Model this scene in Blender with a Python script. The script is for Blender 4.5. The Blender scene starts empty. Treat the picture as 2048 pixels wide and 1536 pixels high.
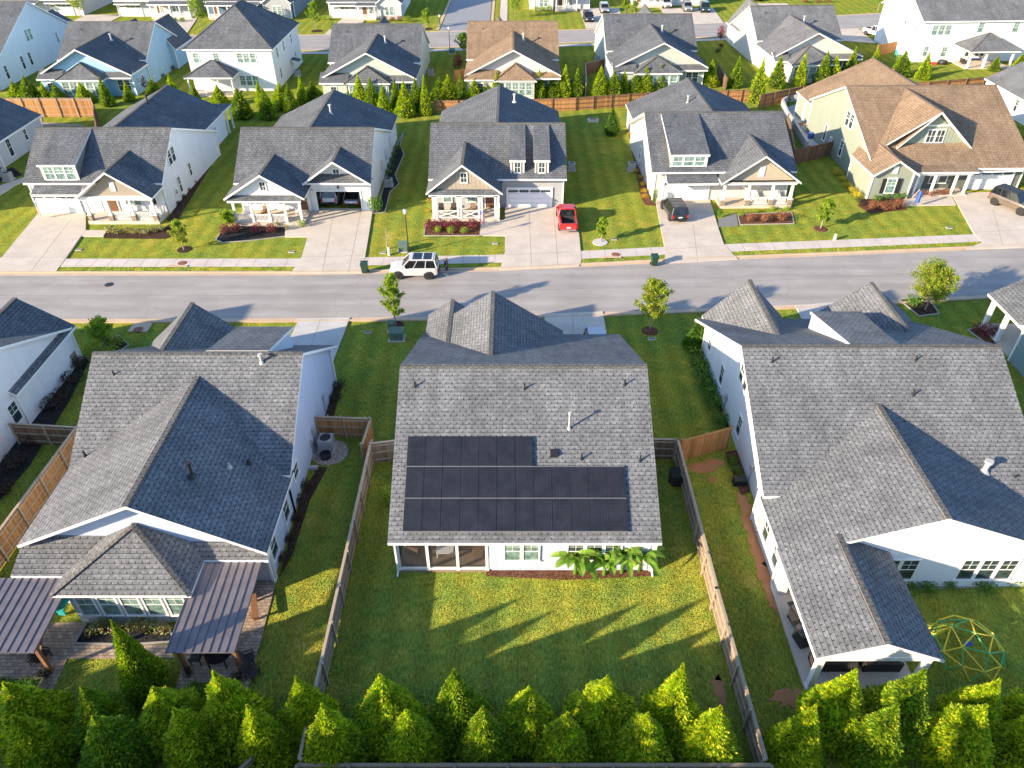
import bpy, math, random
from mathutils import Vector, Matrix
random.seed(11)
R=math.radians
# ------------------------------------------------------------------ camera, sky, sun
scn=bpy.context.scene
COL=scn.collection
CAM_H=34.3; PITCH=R(37.9); FPX=1464.0
cam=bpy.data.cameras.new('camera'); cam.sensor_width=36; cam.lens=36*FPX/2048; cam.clip_end=2000; cam.clip_start=0.1
co=bpy.data.objects.new('camera',cam); COL.objects.link(co)
co.location=(0,0,CAM_H); co.rotation_euler=(math.pi/2-PITCH,0,0); scn.camera=co
SUN_EL=R(18.5); SUN_AZ=R(29)
w=bpy.data.worlds.new('World'); scn.world=w; w.use_nodes=True
nt=w.node_tree; bg=nt.nodes['Background']; sky=nt.nodes.new('ShaderNodeTexSky'); sky.sky_type='NISHITA'; sky.sun_disc=False
sky.sun_elevation=SUN_EL; sky.sun_rotation=R(241); sky.air_density=1.0; sky.dust_density=0.6; sky.ozone_density=3.5
nt.links.new(sky.outputs[0],bg.inputs[0]); bg.inputs[1].default_value=0.15
sl=bpy.data.lights.new('sun','SUN'); sl.energy=5.0; sl.angle=R(0.9); sl.color=(1.0,0.82,0.58)
so=bpy.data.objects.new('sun',sl); COL.objects.link(so)
so.rotation_euler=Vector((math.cos(SUN_EL)*math.cos(SUN_AZ),math.cos(SUN_EL)*math.sin(SUN_AZ),-math.sin(SUN_EL))).to_track_quat('-Z','Y').to_euler()
scn.view_settings.view_transform='Standard'; scn.view_settings.look='None'; scn.view_settings.gamma=1
scn.view_settings.exposure=1.35
scn.render.engine='CYCLES'

def P(u,v,z=0.0):
    """ground (or height z) point seen at a pixel of the surveyed photograph"""
    a=(u-1024)/FPX; b=(v-768)/FPX
    dy=math.cos(PITCH)-b*math.sin(PITCH); dz=-math.sin(PITCH)-b*math.cos(PITCH)
    t=(z-CAM_H)/dz
    return (a*t,dy*t)
# ------------------------------------------------------------------ materials
class N:
    def __init__(s,name):
        s.m=bpy.data.materials.new(name); s.m.use_nodes=True; s.t=s.m.node_tree; s.b=s.t.nodes['Principled BSDF']
    def n(s,t,**k):
        x=s.t.nodes.new(t)
        for a,b in k.items():
            if a in ('ins',):
                for i,v in b.items(): x.inputs[i].default_value=v
            else: setattr(x,a,b)
        return x
    def l(s,a,b): s.t.links.new(a,b)
    def noise(s,vec,scale,detail=3,rough=.6):
        x=s.n('ShaderNodeTexNoise'); x.inputs['Scale'].default_value=scale; x.inputs['Detail'].default_value=detail; x.inputs['Roughness'].default_value=rough
        if vec is not None: s.l(vec,x.inputs['Vector'])
        return x.outputs['Fac']
    def ramp(s,fac,stops):
        x=s.n('ShaderNodeValToRGB'); e=x.color_ramp.elements
        while len(e)<len(stops): e.new(.5)
        for i,(p,c) in enumerate(stops):
            e[i].position=p; e[i].color=(c[0],c[1],c[2],1) if not isinstance(c,(int,float)) else (c,c,c,1)
        s.l(fac,x.inputs[0]); return x.outputs[0]
    def mix(s,fac,a,b,mode='MIX'):
        x=s.n('ShaderNodeMix',data_type='RGBA',blend_type=mode)
        for i,v in ((0,fac),(6,a),(7,b)):
            if isinstance(v,(int,float)): x.inputs[i].default_value=v
            elif isinstance(v,tuple): x.inputs[i].default_value=(v[0],v[1],v[2],1)
            else: s.l(v,x.inputs[i])
        return x.outputs[2]
    def math(s,op,a,b=0.0):
        x=s.n('ShaderNodeMath',operation=op)
        for i,v in ((0,a),(1,b)):
            if isinstance(v,(int,float)): x.inputs[i].default_value=v
            else: s.l(v,x.inputs[i])
        return x.outputs[0]
    def bump(s,h,strength=.3,dist=.02):
        x=s.n('ShaderNodeBump'); x.inputs['Strength'].default_value=strength; x.inputs['Distance'].default_value=dist
        s.l(h,x.inputs['Height']); s.l(x.outputs[0],s.b.inputs['Normal'])
    def col(s,c,rough=.8,metal=0,spec=None):
        if isinstance(c,tuple): s.b.inputs['Base Color'].default_value=(c[0],c[1],c[2],1)
        else: s.l(c,s.b.inputs['Base Color'])
        s.b.inputs['Roughness'].default_value=rough; s.b.inputs['Metallic'].default_value=metal
        if spec is not None: s.b.inputs['Specular IOR Level'].default_value=spec
        return s.m
    def uv(s): return s.n('ShaderNodeUVMap').outputs[0]
    def pos(s): return s.n('ShaderNodeNewGeometry').outputs['Position']
def sc(c,k): return (c[0]*k,c[1]*k,c[2]*k)
def M_plain(name,c,rough=.6,metal=0,var=.15,spec=None):
    n=N(name); f=n.noise(n.pos(),1.7,4); f2=n.noise(n.pos(),23,2)
    f=n.math('ADD',n.math('MULTIPLY',f,.6),n.math('MULTIPLY',f2,.4))
    return n.col(n.ramp(f,[(.3,sc(c,1-var)),(.7,sc(c,1+var*.6))]),rough,metal,spec)
def M_shingle(name,lo,mid,hi):
    n=N(name); uv=n.uv()
    br=n.n('ShaderNodeTexBrick',offset=.5,offset_frequency=2); n.l(uv,br.inputs['Vector'])
    for k,v in {'Scale':1,'Mortar Size':.012,'Mortar Smooth':.3,'Bias':0,'Brick Width':.21,'Row Height':.145}.items(): br.inputs[k].default_value=v
    br.inputs['Color1'].default_value=(0,0,0,1); br.inputs['Color2'].default_value=(1,1,1,1); br.inputs['Mortar'].default_value=(.15,.15,.15,1)
    # raised tabs with dark gaps, two courses apart
    b2=n.n('ShaderNodeTexBrick',offset=.5,offset_frequency=2); n.l(uv,b2.inputs['Vector'])
    for k,v in {'Scale':1,'Mortar Size':.035,'Mortar Smooth':.25,'Bias':0,'Brick Width':.36,'Row Height':.26}.items(): b2.inputs[k].default_value=v
    sep=n.n('ShaderNodeSeparateXYZ'); n.l(uv,sep.inputs[0])
    fr=n.math('FRACT',n.math('MULTIPLY',sep.outputs[1],1/.26))
    low=n.math('LESS_THAN',fr,.52)
    wn=n.noise(uv,3.1,2); 
    f=n.ramp(br.outputs[0],[(0,.0),(1,1.)])
    base=n.ramp(f,[(0,mid),(.5,sc(mid,1.12)),(1,hi)])
    gap=n.math('MULTIPLY',b2.outputs['Fac'],low)
    gap=n.math('MULTIPLY',gap,n.ramp(wn,[(.3,.55),(.6,1.)]))
    c=n.mix(gap,base,lo)
    gran=n.noise(uv,55,2); big=n.noise(uv,.35,4); mid2=n.noise(uv,1.6,4,.7)
    c=n.mix(1,c,n.ramp(gran,[(.35,.6),(.65,1.3)]),'MULTIPLY')
    c=n.mix(1,c,n.ramp(big,[(.35,.82),(.65,1.1)]),'MULTIPLY')
    c=n.mix(1,c,n.ramp(mid2,[(.3,.88),(.7,1.08)]),'MULTIPLY')
    sm=n.n('ShaderNodeMapping'); sm.inputs['Scale'].default_value=(1.6,.13,1); n.l(uv,sm.inputs[0])
    c=n.mix(1,c,n.ramp(n.noise(sm.outputs[0],1,5,.7),[(.35,.84),(.65,1.08)]),'MULTIPLY')
    n.bump(n.math('SUBTRACT',n.math('MULTIPLY',fr,-.6),gap),.5,.012)
    return n.col(c,.95,0,.15)
def M_siding(name,c,step=.17,vert=False,var=.06):
    n=N(name); uv=n.uv(); sep=n.n('ShaderNodeSeparateXYZ'); n.l(uv,sep.inputs[0])
    fr=n.math('FRACT',n.math('MULTIPLY',sep.outputs[0 if vert else 1],1/step))
    line=n.ramp(fr,[(0,.4),(.15 if not vert else .13,1.),(1,1.)])
    col=n.mix(1,c,line,'MULTIPLY')
    st=n.n('ShaderNodeMapping'); st.inputs['Scale'].default_value=(1.2,1.2,.25); n.l(n.pos(),st.inputs[0])
    big=n.noise(st.outputs[0],1.1,5,.7)
    col=n.mix(1,col,n.ramp(big,[(.3,1-var),(.7,1+var)]),'MULTIPLY')
    n.bump(fr,.35,.02)
    return n.col(col,.55,0,.3)
def M_leaf(name,cols,trans=.35,rough=.6):
    n=N(name); g=n.n('ShaderNodeNewGeometry'); r=g.outputs['Random Per Island']
    k=len(cols); col=n.ramp(r,[(i/(k-1),c) for i,c in enumerate(cols)])
    big=n.noise(g.outputs['Position'],1.3,3)
    col=n.mix(1,col,n.ramp(big,[(.3,.72),(.7,1.25)]),'MULTIPLY')
    n.col(col,rough,0,.25)
    if trans:
        t=n.n('ShaderNodeBsdfTranslucent'); n.l(n.mix(1,col,(1.25,1.3,.5),'MULTIPLY'),t.inputs[0])
        mx=n.n('ShaderNodeMixShader'); mx.inputs[0].default_value=trans; n.l(n.b.outputs[0],mx.inputs[1]); n.l(t.outputs[0],mx.inputs[2])
        n.l(mx.outputs[0],n.t.nodes['Material Output'].inputs[0])
    return n.m
def M_wood(name,cols,rough=.85):
    n=N(name); g=n.n('ShaderNodeNewGeometry'); r=g.outputs['Random Per Island']; k=len(cols)
    col=n.ramp(r,[(i/(k-1),c) for i,c in enumerate(cols)])
    st=n.n('ShaderNodeMapping'); st.inputs['Scale'].default_value=(6,6,.8); n.l(g.outputs['Position'],st.inputs[0])
    col=n.mix(1,col,n.ramp(n.noise(st.outputs[0],2,5,.7),[(.3,.65),(.7,1.2)]),'MULTIPLY')
    return n.col(col,rough)
def M_grass():
    n=N('lawn_grass'); p=n.pos()
    big=n.noise(p,.12,4,.6); mid=n.noise(p,.75,4,.65); st=n.n('ShaderNodeMapping'); st.inputs['Scale'].default_value=(1.0,.35,1); n.l(p,st.inputs[0])
    fine=n.noise(st.outputs[0],9,4,.8); vf=n.noise(p,26,2,.7)
    f=n.math('ADD',n.math('MULTIPLY',big,.42),n.math('MULTIPLY',mid,.58))
    c=n.ramp(f,[(.30,(.115,.18,.035)),(.45,(.17,.22,.036)),(.57,(.25,.25,.035)),(.72,(.37,.30,.08))])
    tu=n.ramp(fine,[(.3,.42),(.5,1.),(.7,1.65)])
    c=n.mix(1,c,tu,'MULTIPLY'); c=n.mix(1,c,n.ramp(vf,[(.3,.5),(.7,1.5)]),'MULTIPLY')
    # mowing bands along the lots
    sp=n.n('ShaderNodeSeparateXYZ'); n.l(p,sp.inputs[0])
    wv=n.math('SINE',n.math('ADD',n.math('MULTIPLY',sp.outputs[0],3.6),n.math('MULTIPLY',mid,5)))
    c=n.mix(1,c,n.ramp(n.math('ADD',n.math('MULTIPLY',wv,.5),.5),[(0,.88),(1,1.1)]),'MULTIPLY')
    # blades lean every way: tilt the shading normal at random, cell by cell
    wn=n.n('ShaderNodeTexNoise'); wn.inputs['Scale'].default_value=17; wn.inputs['Detail'].default_value=3; n.l(p,wn.inputs['Vector'])
    vs=n.n('ShaderNodeVectorMath',operation='SUBTRACT'); n.l(wn.outputs['Color'],vs.inputs[0]); vs.inputs[1].default_value=(.5,.5,.42)
    vm=n.n('ShaderNodeVectorMath',operation='MULTIPLY'); n.l(vs.outputs[0],vm.inputs[0]); vm.inputs[1].default_value=(5.5,5.5,1.5)
    va=n.n('ShaderNodeVectorMath',operation='ADD'); va.inputs[1].default_value=(-.12,-.08,.9); n.l(vm.outputs[0],va.inputs[0])
    vn=n.n('ShaderNodeVectorMath',operation='NORMALIZE'); n.l(va.outputs[0],vn.inputs[0]); n.l(vn.outputs[0],n.b.inputs['Normal'])
    return n.col(c,1,0,.0)
def M_concrete(name,c,var=.12):
    n=N(name); p=n.pos()
    f=n.noise(p,.5,6,.7); g=n.noise(p,9,4,.7); s=n.noise(p,2.2,5,.75)
    col=n.ramp(f,[(.3,sc(c,1-var*1.3)),(.55,c),(.75,sc(c,1+var))])
    col=n.mix(1,col,n.ramp(g,[(.25,.84),(.75,1.1)]),'MULTIPLY')
    col=n.mix(n.ramp(s,[(.56,0.),(.72,.45)]),col,sc((c[0],c[1]*.86,c[2]*.72),.86))
    n.bump(g,.15,.01)
    return n.col(col,.9,0,.2)
def M_asphalt():
    n=N('asphalt'); p=n.pos(); st=n.n('ShaderNodeMapping'); st.inputs['Scale'].default_value=(.12,1,1); n.l(p,st.inputs[0])
    a=n.noise(st.outputs[0],1.1,5,.7); g=n.noise(p,30,3,.8); b=n.noise(p,.25,5,.6)
    col=n.ramp(a,[(.3,(.285,.262,.245)),(.7,(.36,.335,.315))]); col=n.mix(1,col,n.ramp(g,[(.25,.74),(.75,1.22)]),'MULTIPLY')
    col=n.mix(1,col,n.ramp(b,[(.35,.9),(.65,1.08)]),'MULTIPLY')
    sp=n.n('ShaderNodeSeparateXYZ'); n.l(p,sp.inputs[0])
    wp=n.n('ShaderNodeVectorMath',operation='ADD'); wn=n.n('ShaderNodeTexNoise'); wn.inputs['Scale'].default_value=.8; n.l(p,wn.inputs['Vector']); n.l(wn.outputs['Color'],wp.inputs[0]); n.l(p,wp.inputs[1])
    vo=n.n('ShaderNodeTexVoronoi',feature='DISTANCE_TO_EDGE'); vo.inputs['Scale'].default_value=.21; n.l(wp.outputs[0],vo.inputs['Vector'])
    cr=n.math('MULTIPLY',n.math('LESS_THAN',vo.outputs['Distance'],.006),n.math('GREATER_THAN',n.noise(p,.18,2),.52))
    col=n.mix(n.math('MULTIPLY',cr,.22),col,(.12,.11,.1))
    st2=n.noise(p,.9,5,.75); col=n.mix(n.ramp(st2,[(.6,0.),(.78,.28)]),col,(.2,.185,.175))
    tw=n.math('SINE',n.math('MULTIPLY',sp.outputs[1],3.3)); col=n.mix(1,col,n.ramp(n.math('ADD',n.math('MULTIPLY',tw,.5),.5),[(0,.95),(1,1.04)]),'MULTIPLY')
    n.bump(g,.2,.01)
    return n.col(col,.88,0,.25)
def M_mulch(name,cols):
    n=N(name); v=n.n('ShaderNodeTexVoronoi'); v.inputs['Scale'].default_value=14; n.l(n.pos(),v.inputs['Vector'])
    sp=n.n('ShaderNodeSeparateColor'); n.l(v.outputs['Color'],sp.inputs[0])
    c=n.ramp(sp.outputs[0],[(i/(len(cols)-1),x) for i,x in enumerate(cols)]); n.bump(sp.outputs[1],.9,.05)
    return n.col(c,.95,0,.1)
def M_glass(name,c,rough=.08):
    n=N(name); f=n.noise(n.pos(),2.5,2)
    n.col(n.ramp(f,[(.35,sc(c,.55)),(.65,sc(c,1.35))]),rough,0,.6); return n.m
def M_solar():
    n=N('solar_cells'); uv=n.uv(); br=n.n('ShaderNodeTexBrick',offset=0); n.l(uv,br.inputs['Vector'])
    for k,v in {'Scale':1,'Mortar Size':.006,'Mortar Smooth':.1,'Brick Width':.155,'Row Height':.078}.items(): br.inputs[k].default_value=v
    br.inputs['Color1'].default_value=(.009,.010,.014,1); br.inputs['Color2'].default_value=(.013,.014,.018,1); br.inputs['Mortar'].default_value=(.03,.032,.04,1)
    c=n.mix(1,br.outputs[0],n.ramp(n.noise(uv,1.2,4),[(.3,.8),(.7,1.5)]),'MULTIPLY')
    n.col(c,.32,0,.5); return n.m
def M_paver():
    n=N('paver_brick'); br=n.n('ShaderNodeTexBrick'); n.l(n.pos(),br.inputs['Vector'])
    for k,v in {'Scale':1,'Mortar Size':.012,'Brick Width':.3,'Row Height':.2}.items(): br.inputs[k].default_value=v
    br.inputs['Color1'].default_value=(.46,.34,.24,1); br.inputs['Color2'].default_value=(.26,.2,.16,1); br.inputs['Mortar'].default_value=(.07,.06,.05,1)
    c=n.mix(1,br.outputs[0],n.ramp(n.noise(n.pos(),2,4),[(.3,.8),(.7,1.25)]),'MULTIPLY'); return n.col(c,.85)
def M_stone(name='ledge_stone'):
    n=N(name); br=n.n('ShaderNodeTexBrick'); n.l(n.uv(),br.inputs['Vector'])
    for k,v in {'Scale':1,'Mortar Size':.012,'Brick Width':.33,'Row Height':.12}.items(): br.inputs[k].default_value=v
    br.inputs['Color1'].default_value=(.36,.28,.2,1); br.inputs['Color2'].default_value=(.2,.15,.11,1); br.inputs['Mortar'].default_value=(.16,.14,.12,1)
    n.bump(br.outputs['Fac'],.4,.01); return n.col(br.outputs[0],.85)
def M_screen():
    n=N('insect_screen'); n.col((.02,.02,.02),.8); t=n.n('ShaderNodeBsdfTransparent'); mx=n.n('ShaderNodeMixShader'); mx.inputs[0].default_value=.42
    n.l(t.outputs[0],mx.inputs[1]); n.l(n.b.outputs[0],mx.inputs[2]); n.l(mx.outputs[0],n.t.nodes['Material Output'].inputs[0]); return n.m
def M_seam(name,c):
    n=N(name); f=n.noise(n.pos(),1.5,4); n.col(n.ramp(f,[(.3,sc(c,.85)),(.7,sc(c,1.15))]),.42,.35); return n.m
S_GRAY=M_shingle('grey_shingle',(.035,.038,.043),(.15,.155,.165),(.235,.24,.25))
S_DARK=M_shingle('slate_shingle',(.03,.035,.042),(.115,.122,.135),(.19,.2,.215))
S_BROWN=M_shingle('brown_shingle',(.07,.045,.03),(.25,.175,.115),(.36,.26,.18))
CAP=M_shingle('ridge_cap_shingle',(.04,.04,.04),(.13,.125,.12),(.19,.185,.175)); CAPB=M_shingle('brown_ridge_shingle',(.06,.045,.035),(.2,.145,.11),(.26,.2,.15))
WHITE=M_plain('white_trim_paint',(.78,.78,.76),.45,var=.04)
SD_WHITE=M_siding('white_lap_siding',(.76,.76,.76)); SD_PALE=M_siding('pale_blue_lap_siding',(.50,.57,.72)); SD_BLUE=M_siding('blue_lap_siding',(.30,.50,.66))
SD_LBLUE=M_siding('light_blue_lap_siding',(.64,.67,.72)); SD_GREY=M_siding('grey_lap_siding',(.36,.37,.38)); SD_LGREY=M_siding('light_grey_lap_siding',(.50,.51,.52))
SD_TAN=M_siding('tan_lap_siding',(.44,.37,.28)); SD_GREEN=M_siding('sage_lap_siding',(.27,.30,.245)); SD_SAGE=M_siding('pale_sage_lap_siding',(.45,.49,.44)); SD_CREAM=M_siding('cream_lap_siding',(.62,.58,.53))
SD_SHAKE=M_siding('taupe_shake_siding',(.30,.255,.21),.14); BB_TAUPE=M_siding('taupe_board_and_batten',(.33,.28,.225),.42,True); BB_GREEN=M_siding('sage_board_and_batten',(.24,.28,.225),.42,True); SD_TEAL=M_siding('teal_lap_siding',(.22,.30,.30)); SD_NAVY=M_siding('navy_lap_siding',(.10,.17,.27))
BRICKM=M_stone(); GLASS=M_glass('window_glass',(.035,.055,.06)); GLASS_C=M_glass('window_glass_with_curtain',(.16,.25,.23),.15); GLASS_CAR=M_glass('car_glass',(.012,.014,.018),.05)
GRASS=M_grass(); CONC=M_concrete('driveway_concrete',(.55,.48,.405)); CONC2=M_concrete('pale_concrete',(.5,.48,.46)); WALKM=M_concrete('sidewalk_concrete',(.56,.49,.44)); CURBM=M_concrete('curb_concrete',(.54,.40,.28)); ASPH=M_asphalt()
JOINT=M_plain('concrete_joint',(.2,.17,.14),.9); JOINTA=M_plain('asphalt_seam',(.17,.16,.155),.9)
MULCH=M_mulch('dark_mulch',[(.022,.014,.01),(.06,.035,.025),(.1,.06,.04)]); MULCHR=M_mulch('red_brown_mulch',[(.06,.025,.015),(.13,.06,.035),(.2,.1,.06)]); BLACKM=M_mulch('black_mulch',[(.01,.01,.012),(.03,.03,.032),(.05,.045,.045)])
CLAY=M_concrete('red_clay',(.42,.19,.09),.25); GRAVEL=M_mulch('river_gravel',[(.2,.15,.12),(.35,.29,.24),(.5,.45,.4)]); PAVER=M_paver(); EDGE=M_plain('bed_edging',(.36,.33,.30),.8)
WOOD=M_wood('cedar_fence_boards',[(.30,.14,.045),(.42,.2,.07),(.5,.25,.09),(.36,.17,.06)]); WOODG=M_wood('weathered_fence_boards',[(.2,.14,.095),(.28,.2,.14),(.34,.25,.17)]); WOODD=M_wood('dark_weathered_boards',[(.13,.07,.04),(.2,.11,.065),(.26,.15,.09)])
WOODL=M_wood('pale_fence_rail',[(.34,.26,.18),(.42,.33,.24)]); PERG=M_wood('brown_stained_post',[(.2,.09,.04),(.28,.13,.06)])
BARK=M_wood('tree_bark',[(.11,.085,.065),(.16,.12,.09)]); BARKL=M_wood('pale_bark',[(.26,.21,.17),(.33,.27,.22)])
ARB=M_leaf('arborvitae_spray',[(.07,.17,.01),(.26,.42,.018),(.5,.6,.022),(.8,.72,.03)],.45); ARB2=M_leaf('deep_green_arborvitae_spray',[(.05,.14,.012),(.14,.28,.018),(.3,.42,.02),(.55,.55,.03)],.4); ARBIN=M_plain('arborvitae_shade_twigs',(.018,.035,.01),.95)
MAPLE=M_leaf('maple_leaf',[(.13,.25,.02),(.24,.36,.03),(.38,.42,.04)],.45); MAPLER=M_leaf('turning_maple_leaf',[(.13,.26,.02),(.2,.33,.03),(.28,.38,.03),(.34,.36,.04),(.42,.24,.06)],.45)
GREENL=M_leaf('green_shrub_leaf',[(.05,.13,.015),(.09,.2,.02),(.16,.29,.03)],.3); LIMEL=M_leaf('lime_shrub_leaf',[(.14,.24,.02),(.24,.34,.03),(.33,.38,.04)],.3); BURG=M_leaf('burgundy_shrub_leaf',[(.08,.018,.025),(.18,.035,.05),(.28,.07,.08)],.3)
YELL=M_leaf('yellow_shrub_leaf',[(.4,.32,.02),(.55,.4,.03),(.3,.3,.03)],.3); ORNG=M_leaf('orange_flower_leaf',[(.6,.25,.02),(.55,.38,.04),(.14,.2,.03)],.3); DARKL=M_leaf('dark_shrub_leaf',[(.03,.022,.018),(.055,.03,.026),(.04,.055,.02)],.2)
RUST=M_leaf('rust_shrub_leaf',[(.2,.07,.035),(.32,.13,.065),(.16,.08,.04)],.25); BANANA=M_leaf('banana_leaf',[(.15,.34,.035),(.24,.42,.05),(.11,.25,.035),(.32,.38,.08)],.45,.5); FLOW=M_leaf('flower_bed_leaf',[(.08,.18,.02),(.14,.26,.03),(.38,.42,.04),(.6,.5,.42),(.12,.22,.03),(.4,.08,.06),(.1,.2,.03)],.25); SHADE=M_leaf('shade_tree_leaf',[(.05,.1,.02),(.09,.15,.03)],.1)
ALU=M_plain('aluminium',(.5,.5,.5),.4,.6); DKMET=M_plain('dark_metal',(.03,.03,.032),.5,.3); GALV=M_plain('galvanised_vent',(.42,.41,.40),.5,.4); BLACKP=M_plain('black_rubber',(.015,.015,.016),.8); PVC=M_plain('white_pvc',(.45,.44,.42),.5)
SOLAR=M_solar(); SFRAME=M_plain('panel_rail',(.32,.32,.34),.4,.6); SEAM=M_seam('bronze_metal_roof',(.19,.165,.175)); GREENB=M_plain('green_utility_paint',(.10,.16,.12),.5); BINM=M_plain('dark_green_plastic',(.015,.05,.035),.45); CREAMP=M_plain('cream_plastic',(.62,.58,.46),.5)
RUSTM=M_plain('rusty_iron',(.23,.09,.055),.8); ACM=M_plain('condenser_grey',(.40,.41,.42),.5,.3); FAB=M_plain('brown_cushion',(.22,.14,.09),.9); FABD=M_plain('dark_wicker',(.035,.028,.026),.8); FABB=M_plain('blue_fabric',(.04,.11,.42),.8); FABR=M_plain('red_fabric',(.5,.05,.05),.8); FABW=M_plain('white_fabric',(.7,.68,.66),.8); SLATE=M_concrete('slate_paving',(.2,.2,.2))
YP=M_plain('yellow_tube_paint',(.85,.62,.04),.4); GP=M_plain('green_tube_paint',(.05,.38,.12),.4); TEALP=M_plain('teal_plastic',(.03,.4,.42),.5); SKIN=M_plain('skin',(.42,.26,.18),.6); HAIR=M_plain('brown_hair',(.07,.04,.025),.7); DRESS=M_plain('black_clothes',(.02,.02,.024),.85); SHOE=M_plain('white_shoe',(.7,.7,.7),.6)
def paint(name,c,metal=0.0):
    n=N(name); n.col(n.ramp(n.noise(n.pos(),1.1,2),[(.3,sc(c,.93)),(.7,sc(c,1.05))]),.28,metal,.5); n.b.inputs['Coat Weight'].default_value=.6; return n.m
CARW=paint('white_car_paint',(.5,.5,.5)); CARR=paint('red_car_paint',(.45,.02,.02)); CARN=paint('dark_navy_car_paint',(.02,.022,.03)); CARBR=paint('brown_grey_car_paint',(.16,.125,.095),.3); CARS=paint('silver_car_paint',(.42,.42,.42),.5); CARG=paint('dark_green_car_paint',(.012,.035,.035))
REDL=M_plain('tail_light',(.45,.01,.01),.25); CHROME=M_plain('chrome',(.6,.6,.6),.2,1.0); HEADL=M_plain('head_light',(.75,.75,.75),.15)
# ------------------------------------------------------------------ mesh helpers
class MB:
    def __init__(s): s.v=[]; s.f=[]; s.m=[]
    def poly(s,pts,m=0):
        i=len(s.v); s.v+=[tuple(p) for p in pts]; s.f.append(tuple(range(i,i+len(pts)))); s.m.append(m)
    def box(s,x0,x1,y0,y1,z0,z1,m=0):
        i=len(s.v); s.v+=[(x0,y0,z0),(x1,y0,z0),(x1,y1,z0),(x0,y1,z0),(x0,y0,z1),(x1,y0,z1),(x1,y1,z1),(x0,y1,z1)]
        for q in ((0,3,2,1),(4,5,6,7),(0,1,5,4),(1,2,6,5),(2,3,7,6),(3,0,4,7)): s.f.append(tuple(i+k for k in q)); s.m.append(m)
    def bar(s,a,b,wd,ht,m=0):
        """box-section bar from a to b (wd across, ht up)"""
        a=Vector(a); b=Vector(b); d=(b-a).normalized(); up=Vector((0,0,1))
        if abs(d.z)>.95: up=Vector((0,1,0))
        sx=d.cross(up).normalized(); u=sx.cross(d).normalized(); i=len(s.v)
        for p in (a,b):
            for q,r in ((-1,-1),(1,-1),(1,1),(-1,1)): s.v.append(tuple(p+sx*q*wd/2+u*r*ht/2))
        for q in ((0,1,2,3),(7,6,5,4),(0,4,5,1),(1,5,6,2),(2,6,7,3),(3,7,4,0)): s.f.append(tuple(i+k for k in q)); s.m.append(m)
    def slab(s,pts,t,mt=0,ms=1):
        pts=[Vector(p) for p in pts]; nz=0
        for i in range(len(pts)):
            a=pts[i]; b=pts[(i+1)%len(pts)]; nz+=a.x*b.y-b.x*a.y
        if nz<0: pts=pts[::-1]
        lo=[p-Vector((0,0,t)) for p in pts]; k=len(pts)
        s.poly(pts,mt); s.poly(lo[::-1],ms)
        for i in range(k): j=(i+1)%k; s.poly([lo[i],lo[j],pts[j],pts[i]],ms)
    def cyl(s,a,b,r0,r1,n=10,m=0,cap=True):
        a=Vector(a); b=Vector(b); d=(b-a).normalized(); up=Vector((0,0,1)) if abs(d.z)<.95 else Vector((1,0,0))
        sx=d.cross(up).normalized(); u=sx.cross(d).normalized(); i=len(s.v)
        for p,r in ((a,r0),(b,r1)):
            for k in range(n):
                t=2*math.pi*k/n; s.v.append(tuple(p+(sx*math.cos(t)+u*math.sin(t))*r))
        for k in range(n): s.f.append((i+k,i+(k+1)%n,i+n+(k+1)%n,i+n+k)); s.m.append(m)
        if cap: s.f.append(tuple(i+k for k in range(n))[::-1]); s.m.append(m); s.f.append(tuple(i+n+k for k in range(n))); s.m.append(m)
    def lathe(s,prof,n=12,m=0,c=(0,0)):
        i=len(s.v)
        for r,z in prof:
            for k in range(n): t=2*math.pi*k/n; s.v.append((c[0]+r*math.cos(t),c[1]+r*math.sin(t),z))
        for j in range(len(prof)-1):
            for k in range(n): s.f.append((i+j*n+k,i+j*n+(k+1)%n,i+(j+1)*n+(k+1)%n,i+(j+1)*n+k)); s.m.append(m)
        s.f.append(tuple(i+(len(prof)-1)*n+k for k in range(n))); s.m.append(m)
    def mesh(s,name,mats,org=(0,0,0)):
        me=bpy.data.meshes.new(name); ox,oy,oz=org
        vs=[(x-ox,y-oy,z-oz) for x,y,z in s.v]
        me.from_pydata(vs,[],s.f)
        for mt in (mats if isinstance(mats,(list,tuple)) else [mats]): me.materials.append(mt)
        me.polygons.foreach_set('material_index',s.m)
        uv=me.uv_layers.new(name='UVMap'); d=[0.0]*(2*len(me.loops)); li=0
        for f in s.f:
            if len(f)>2:
                a,b,c=(Vector(s.v[f[0]]),Vector(s.v[f[1]]),Vector(s.v[f[2]])); n=(b-a).cross(c-b)
                if n.length<1e-9: n=Vector((0,0,1))
                n.normalize()
            if abs(n.z)>.999: ua=Vector((1,0,0)); va=Vector((0,1,0))
            else:
                ua=Vector((0,0,1)).cross(n).normalized(); va=n.cross(ua)
            for k in f:
                p=Vector(s.v[k]); d[li]=p.dot(ua); d[li+1]=p.dot(va); li+=2
        uv.data.foreach_set('uv',d); me.update(); return me
    def build(s,name,mats,parent=None,org=(0,0,0),smooth=False):
        if not s.f: return None
        me=s.mesh(name,mats,org)
        if smooth: me.polygons.foreach_set('use_smooth',[True]*len(me.polygons))
        o=bpy.data.objects.new(name,me); COL.objects.link(o)
        if parent: o.parent=parent
        else: o.location=org
        return o
def tag(o,label=None,cat=None,group=None,kind=None):
    if label: o['label']=label
    if cat: o['category']=cat
    if group: o['group']=group
    if kind: o['kind']=kind
    return o
def thing(name,label,cat,loc=(0,0,0),rz=0,group=None):
    o=bpy.data.objects.new(name,None); COL.objects.link(o); o.location=loc; o.rotation_euler=(0,0,rz); o.empty_display_size=.5
    return tag(o,label,cat,group)
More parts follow.
